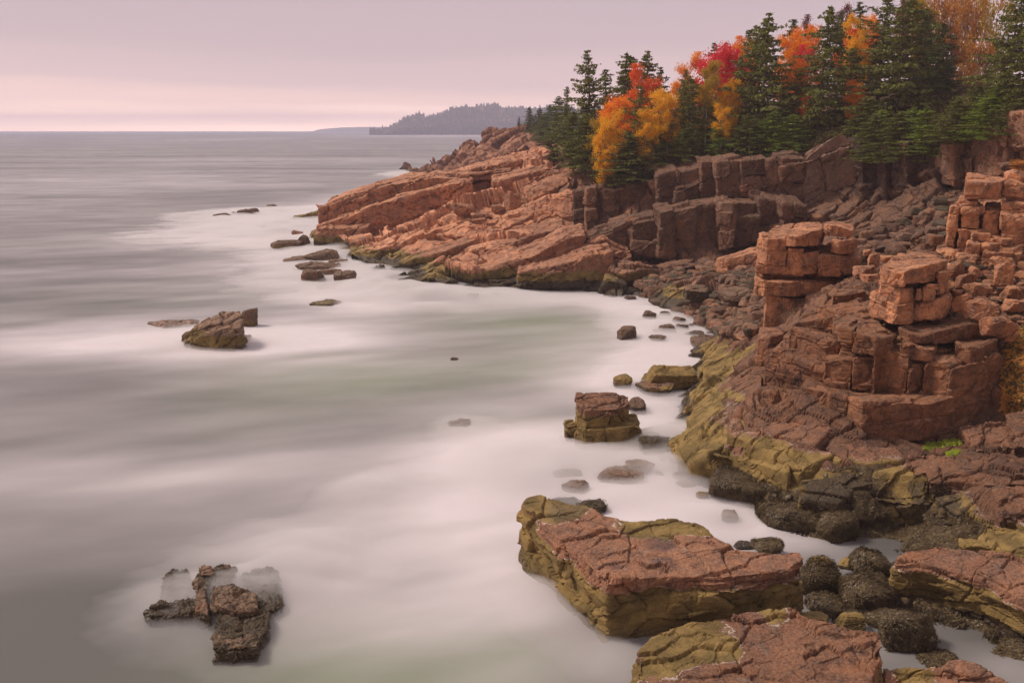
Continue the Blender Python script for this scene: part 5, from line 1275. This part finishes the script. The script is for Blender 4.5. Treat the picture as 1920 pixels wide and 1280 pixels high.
sp = [ # label, px, top, Y, proto, mat, wide, basepx
 ('tall open spruce standing left of all the autumn trees', 1108, 94, 90, 1, 'spruce', 1.15, None), ('leaning ragged spruce right of the tall open one', 1141, 130, 95, 3, 'spruce', 1.5, None),
 ('dense spruce with a sharp top behind the red maple, left of two', 1173, 97, 93, 0, 'spruce', 1.0, None), ('narrow spruce close behind the dense sharp-topped one', 1188, 106, 97, 3, 'spruce_dark', 1.2, None),
 ('spruce rising directly behind the red maple top', 1214, 94, 95, 0, 'spruce', .9, None), ('grey-green spruce right of the red maple', 1238, 126, 96, 1, 'spruce_dark', 1.1, None),
 ('dark ragged spruce in front of the orange and yellow maples', 1200, 163, 82, 1, 'spruce', 1.1, None), ('spruce left of the yellow-green birch', 1282, 131, 88, 1, 'spruce', 1.0, None),
 ('dense green spruce in front of the yellow-green birch, left', 1296, 142, 83, 0, 'spruce', 1.05, None), ('distant spruce tip poking above the crimson maple, left', 1341, 80, 105, 3, 'spruce_dark', 1.3, None),
 ('distant forked spruce tip above the crimson maple, right', 1366, 80, 106, 3, 'spruce_dark', 1.3, None), ('dense dark spruce right of the crimson maple', 1392, 104, 85, 3, 'spruce', 1.1, None),
 ('thin spruce top left of the great olive spruce', 1405, 56, 96, 3, 'spruce_dark', 1.3, None), ('great olive spruce, broad from tip to cliff edge', 1441, 24, 83, 2, 'spruce', .95, None),
 ('narrow shoulder spruce on the left of the great olive one', 1420, 47, 85, 1, 'spruce', 1., None), ('small dark spruce top between two orange maples', 1489, 36, 99, 3, 'spruce_dark', 1.4, None),
 ('tall layered spruce above the pointed cliff block', 1553, 8, 80, 0, 'spruce', .95, None), ('narrow spruce tip behind the yellow foliage at top', 1621, 3, 98, 3, 'spruce_dark', 1.4, None), ('spruce top tangled with plum leaves at top', 1582, 22, 96, 1, 'spruce_dark', 1., None),
 ('very tall spruce cut by the top edge, left of the widest one', 1662, -14, 84, 1, 'spruce', 1.3, None), ('widest spruce, its skirt drooping over the dark cliff', 1700, -8, 77, 2, 'spruce', 1.25, None),
 ('bluish-green spruce right of the widest one', 1744, 14, 83, 0, 'spruce_dark', 1.2, None), ('shorter dark spruce at the left of the rusty aspens', 1764, 42, 80, 0, 'spruce_dark', 1.2, None),
 ('dark spruce in front of the rusty thicket, left', 1780, 110, 77, 2, 'spruce_dark', 1.2, None), ('dark spruce in front of the rusty thicket, middle', 1826, 150, 73, 2, 'spruce', 1.2, None), ('spruce in front of the rusty thicket, nearest the towering one', 1862, 120, 71, 0, 'spruce', 1.2, None),
 ('small spruce at the foot of the rusty aspens', 1797, 178, 71, 2, 'spruce', 1.2, None), ('towering spruce at the right edge', 1915, -30, 66, 2, 'spruce', 1.0, None),
 ('bushy spruce cut off by the right edge', 1965, -60, 64, 0, 'spruce', 1., None), ('small fresh green spruce, left of a pair at the cliff edge', 1452, 208, 79.6, 2, 'spruce_pale', 1.5, 296), ('small fresh green spruce, right of a pair at the cliff edge', 1487, 214, 79.0, 2, 'spruce_pale', 1.5, 298),
 ('dark shrubby spruce below the tall open one, left', 1078, 205, 88, 2, 'spruce', 1.3, 312), ('dark shrubby spruce below the tall open one, right', 1100, 212, 85.6, 0, 'spruce', 1.3, 320),
 ('low spreading spruce under the yellow maple, hanging over the cliff', 1180, 245, 80.6, 2, 'spruce', 1.7, 345), ('low spruce right of the spreading one at the cliff edge', 1232, 258, 80.6, 2, 'spruce', 1.6, 325), ('short spruce below the dense green one by the birch', 1290, 236, 80.5, 2, 'spruce', 1.6, 302),
 ('short spruce between the birch stem and the great olive spruce', 1350, 235, 80.5, 2, 'spruce_pale', 1.5, 300), ('low spruce filling the gap below the great olive spruce', 1405, 218, 79.8, 2, 'spruce', 1.6, 297),
 ('low drooping spruce above the pointed cliff block, right side', 1630, 180, 75, 2, 'spruce', 1.6, 270), ('fresh green low spruce under the widest one', 1655, 205, 73, 2, 'spruce_pale', 1.6, 280), ('low spruce overhanging the dark cliff', 1715, 200, 71, 2, 'spruce_pale', 1.7, 285),
 ('shrubby spruce on the cliff top left of the grassy slope', 1840, 160, 68, 2, 'spruce', 1.5, 246), ('spreading low spruce above the rusty cliff recess', 1880, 150, 65, 2, 'spruce_pale', 1.5, 240),
 ('low bough-like spruce spilling over the shaded wet recess, left', 1642, 212, 71.0, 2, 'spruce', 1.6, 298), ('low bough-like spruce spilling over the shaded wet recess, middle', 1692, 208, 68.4, 2, 'spruce', 1.7, 304), ('low bough-like spruce spilling over the shaded wet recess, right', 1742, 200, 66, 2, 'spruce_pale', 1.6, 292),
 ('low spruce draped over the rusty corner, left', 1800, 186, 62.4, 2, 'spruce', 1.6, 270), ('low spruce draped over the rusty corner, middle', 1858, 178, 60.2, 2, 'spruce_pale', 1.6, 262), ('low spruce draped over the rusty corner, right', 1912, 165, 58.4, 2, 'spruce', 1.6, 254),
 ('dark filler spruce behind the layered tall one', 1598, 90, 82, 0, 'spruce', 1.2, None), ('dark filler spruce between the great olive and layered spruces', 1503, 130, 82, 0, 'spruce', 1.2, None), ('dark spruce deep behind the birch', 1330, 180, 86, 0, 'spruce', 1.3, None), ('dark spruce low behind the yellow maple', 1245, 200, 85, 0, 'spruce', 1.3, None),
 ('dark low spruce behind the fresh green pair', 1470, 170, 81.5, 2, 'spruce', 1.2, None)]
for lb, px, tp, Y, k, mt, wd, bpx in sp: spruce(lb, px, tp, Y, k, mt, wd, None, bpx)
DK = dict(H=7., R=1.8); DK2 = dict(H=7., R=1.8, crown0=.2, clumps=60); DK3 = dict(H=7., R=1.8, crown0=.45, clumps=36)
SPK = dict(H=7., R=1.8, crown0=.12, clumps=60, per=120, stems=4, sparse=True, leaf=.16)
dc = [('yellow sapling at the cliff lip left of the spreading low spruce', 1136, 226, 81.2, 24, 'yellow', 3, DK2), ('golden bush-like maple in front of the ragged spruce', 1214, 206, 80.6, 24, 'yellow', 4, DK2), ('golden sapling between birch and great olive spruce', 1356, 196, 80.8, 18, 'yellow', 2, DK2), ('gold-orange sapling right of the layered spruce foot', 1606, 150, 79, 20, 'orange', 5, DK2),
 ('yellow maple low in front of the flame orange one', 1148, 206, 81.5, 26, 'yellow', 5, DK2), ('golden maple crown between the ragged spruce and the birch', 1256, 168, 83, 22, 'yellow', 2, DK2), ('orange crown low between two dense green spruces', 1272, 150, 90, 26, 'orange', 3, DK2),
 ('golden crown in the gap left of the great olive spruce', 1372, 150, 84, 22, 'yellow', 4, DK2), ('orange crown peeping right of the great olive spruce, low', 1496, 110, 82.5, 24, 'orange', 1, DK2), ('scarlet branchy crown low beside the layered spruce', 1510, 180, 80.5, 12, 'flame', 3, DK3),
 ('golden crown above the scarlet maple', 1612, 52, 84, 24, 'yellow', 5, DK2), ('orange maple top left of the widest spruce', 1636, 30, 88, 24, 'orange', 4, DK2), ('olive-gold crown behind the bluish spruce top', 1728, -14, 90, 34, 'olive', 3, DK2),
 ('red maple whose tip rises above the orange ones at left', 1206, 128, 89, 30, 'flame', 1, DK3), ('flame orange maple on the left flank of the yellow maple', 1165, 172, 86.5, 34, 'flame', 2, DK2),
 ('orange-yellow maple spreading behind the dark ragged spruce', 1160, 180, 84.5, 40, 'orange', 3, DK2), ('golden maple right of the dark ragged spruce', 1232, 172, 84.5, 30, 'yellow', 4, DK2), ('small olive-yellow birch under the flame orange maple', 1128, 225, 84, 26, 'olive', 5, DK2),
 ('orange maple top left of the crimson maple', 1294, 104, 94, 24, 'orange', 1, DK3), ('crimson maple, wide and brightest red', 1345, 88, 89, 40, 'crimson', 2, DK2), ('second crimson maple touching the first on its right', 1376, 86, 88, 26, 'crimson', 3, DK2),
 ('yellow-green birch with a pale thin stem', 1330, 122, 84.5, 30, 'olive', 4, DK3), ('golden birch low behind the yellow-green one', 1318, 160, 86.5, 30, 'yellow', 5, DK2), ('orange maple peeping left of the great olive spruce', 1402, 74, 92, 26, 'orange', 3, DK3),
 ('bright orange maple right of the great olive spruce', 1484, 54, 90, 30, 'orange', 2, DK2), ('orange-gold maple left of the layered spruce', 1520, 50, 90, 30, 'orange', 4, DK2), ('pinkish red maple below the orange-gold one', 1512, 90, 87, 20, 'crimson', 5, DK3),
 ('scarlet maple right of the layered spruce', 1586, 62, 86, 20, 'flame', 3, DK3), ('yellow maple sprig above the scarlet one', 1606, 30, 90, 22, 'yellow', 2, DK3), ('plum-leaved tree top left of the layered spruce', 1514, 36, 97, 16, 'plum', 1, DK3),
 ('plum-leaved tree top right of the layered spruce', 1582, 10, 99, 20, 'plum', 2, DK3), ('reddish brown tree top amid the very tall spruces', 1690, 2, 82, 16, 'plum', 3, DK3), ('dull orange tree behind the widest spruce', 1640, 60, 90, 24, 'rusty', 4, DK3),
 ('rusty aspen with pale stems, leftmost behind the bluish spruce', 1742, -10, 95, 30, 'rusty', 11, SPK), ('rusty aspen with pale stems, second from left', 1772, -20, 92, 30, 'rusty', 12, SPK), ('rusty aspen with pale stems, third from left', 1800, -25, 90, 30, 'rusty', 13, SPK),
 ('orange-tinted aspen in the middle of the rusty thicket', 1826, -15, 86, 28, 'rusty', 14, SPK), ('rusty aspen right of the orange-tinted one', 1850, -30, 88, 30, 'rusty', 12, SPK), ('olive-leaved aspen left of the towering right-edge spruce', 1876, -25, 84, 28, 'olive', 13, SPK),
 ('short rusty aspen low in the thicket, left', 1790, 70, 80, 26, 'rusty', 14, SPK), ('short rusty aspen low in the thicket, right', 1836, 60, 78, 28, 'rusty', 11, SPK), ('short reddish aspen at the right of the thicket', 1862, 90, 76, 24, 'plum', 12, SPK),
 ('tallest aspen cut by the top edge near the thicket middle', 1812, -50, 96, 34, 'rusty', 11, SPK)]
for lb, px, tp, Y, rp, mt, k, kw in dc:
    asp = 'aspen' in lb; bi = 'birch' in lb
    decid(lb, px, tp, Y, rp, mt, k + (20 if kw is DK3 else 0) + (40 if kw is SPK else 0), cat='aspen' if asp else 'birch' if bi else 'maple' if 'maple' in lb else 'tree', name='aspen_tree' if asp else 'birch_tree' if bi else 'maple_tree' if 'maple' in lb else 'autumn_tree', kw=kw)
# bushes at the cliff edge
bsh = [('small yellow-green bush at the top of the pale orange block', 1085, 318, 88, 18, 'ochre', 345), ('grey-brown bush at the left end of the spruces', 1040, 262, 96, 20, 'shrub', 306), ('olive bush hanging over the cliff under the tall open spruce', 1130, 280, 83, 30, 'shrub', 345),
       ('rusty bush in the gap under the yellow maple', 1150, 268, 82, 22, 'rusty', 320), ('dark bush trailing down the cliff right of the yellow-green one', 1215, 312, 80, 30, 'shrub', 362), ('bush on the cliff lip below the birch', 1262, 286, 80, 24, 'shrub', 322),
       ('orange bush on the grassy slope at the right edge', 1925, 300, 45, 30, 'rusty', 335), ('olive bush clinging above the rusty cliff recess', 1830, 232, 66, 28, 'shrub', 270), ('olive bush at the cliff lip above the dark wall', 1760, 235, 70, 26, 'shrub', 275)]
for i, (lb, px, tp, Y, rp, mt, bpx) in enumerate(bsh):
    decid(lb, px, tp, Y, rp, mt, 60 + i % 3, bark='bark', basepx=bpx, cat='bush', name='bush', kw=dict(H=7., R=1.8, crown0=.05, clumps=60, stems=3, leaf=.12))
# undergrowth, countless
r = np.random.RandomState(31); C = []
for _ in range(2600):
    u = r.rand(); i = r.randint(0, ncol - 1); e0 = E[i] * (1 - u) + E[i + 1] * u
    d = r.uniform(-1.2, 14) if r.rand() < .7 else r.uniform(-1.5, .8)
    z = ground((hill_bvh, cliff_bvh), e0[0], e0[1] + d, None)
    if z is None: continue
    s = r.uniform(.2, .6); C.append(np.array([e0[0], e0[1] + d, z + s * .4]) + r.normal(0, 1, (26, 3)) * np.array([s, s, s * .6]))
C = np.concatenate(C); D = unit(r.normal(size=C.shape)); S = unit(np.cross(D, r.normal(size=C.shape)))
V, F = quads(C, D, S, r.uniform(.12, .3, len(C)), r.uniform(.06, .14, len(C)))
tag(link('undergrowth', new_mesh('undergrowth', V, F, M['shrub'])), 'low brown and olive undergrowth along the cliff top', kind='stuff')

# driftwood on the beach
db = PY(1336, 505, 67.5); dv = tag(empty('driftwood', db), 'bleached driftwood root lying at the top of the cobble beach', 'driftwood')
rr = np.random.RandomState(4); pth = []
for q_ in range(9):
    a_ = rr.uniform(0, 6.28); l_ = rr.uniform(.5, 1.3); el = rr.uniform(.1, .9); tt = np.linspace(0, 1, 5)[:, None]
    pth.append((tt * np.array([math.cos(a_) * l_, math.sin(a_) * l_, el * l_]) + rr.normal(0, .05, (5, 3)) * tt + np.array([0, 0, .1]), np.linspace(.09, .02, 5)))
V, F = tubes(pth, 6); link('root', new_mesh('root', V, F, M['pale_bark']), dv)
V, F = tubes([(np.array([[-.1, 0, .1], [1.0, .2, .15], [2.3, .3, .1]]), [.16, .13, .09])], 8); link('log', new_mesh('log', V, F, M['pale_bark']), dv)

# buoy far out
bz = PZ(174, 251, 0)
be = tag(empty('channel_buoy', bz), 'tiny dark buoy far out on the sea near the left edge', 'buoy')
V, F = tubes([(np.array([[0, 0, -1], [0, 0, .8], [0, 0, 1.0]]), [1.3, 1.3, .3])], 10); link('float', new_mesh('float', V, F, M['bark']), be)
V, F = tubes([(np.array([[0, 0, .9], [0, 0, 4.2], [0, 0, 4.3], [0, 0, 5.6]]), [.5, .3, .7, .1])], 8); link('mast', new_mesh('mast', V, F, M['bark']), be)

# ------------------------------------------------------------------ haze
import bmesh
bm = bmesh.new(); bmesh.ops.create_cube(bm, size=1)
for v in bm.verts: v.co = ((v.co.x) * 22000, 3150 + v.co.y * 6500, -9 + (v.co.z + .5) * 111)
me = bpy.data.meshes.new('haze'); bm.to_mesh(me); bm.free()
hm = bpy.data.materials.new('sea_haze'); hm.use_nodes = True; t = hm.node_tree; t.nodes.clear()
out = t.nodes.new('ShaderNodeOutputMaterial'); pv = t.nodes.new('ShaderNodeVolumePrincipled')
pv.inputs['Color'].default_value = (.77, .77, .96, 1); pv.inputs['Density'].default_value = .00034
t.links.new(pv.outputs[0], out.inputs['Volume']); me.materials.append(hm)
tag(link('haze', me), 'thin mauve sea haze over the whole coast', kind='stuff')
print('verts', sum(len(m_.vertices) for m_ in bpy.data.meshes))
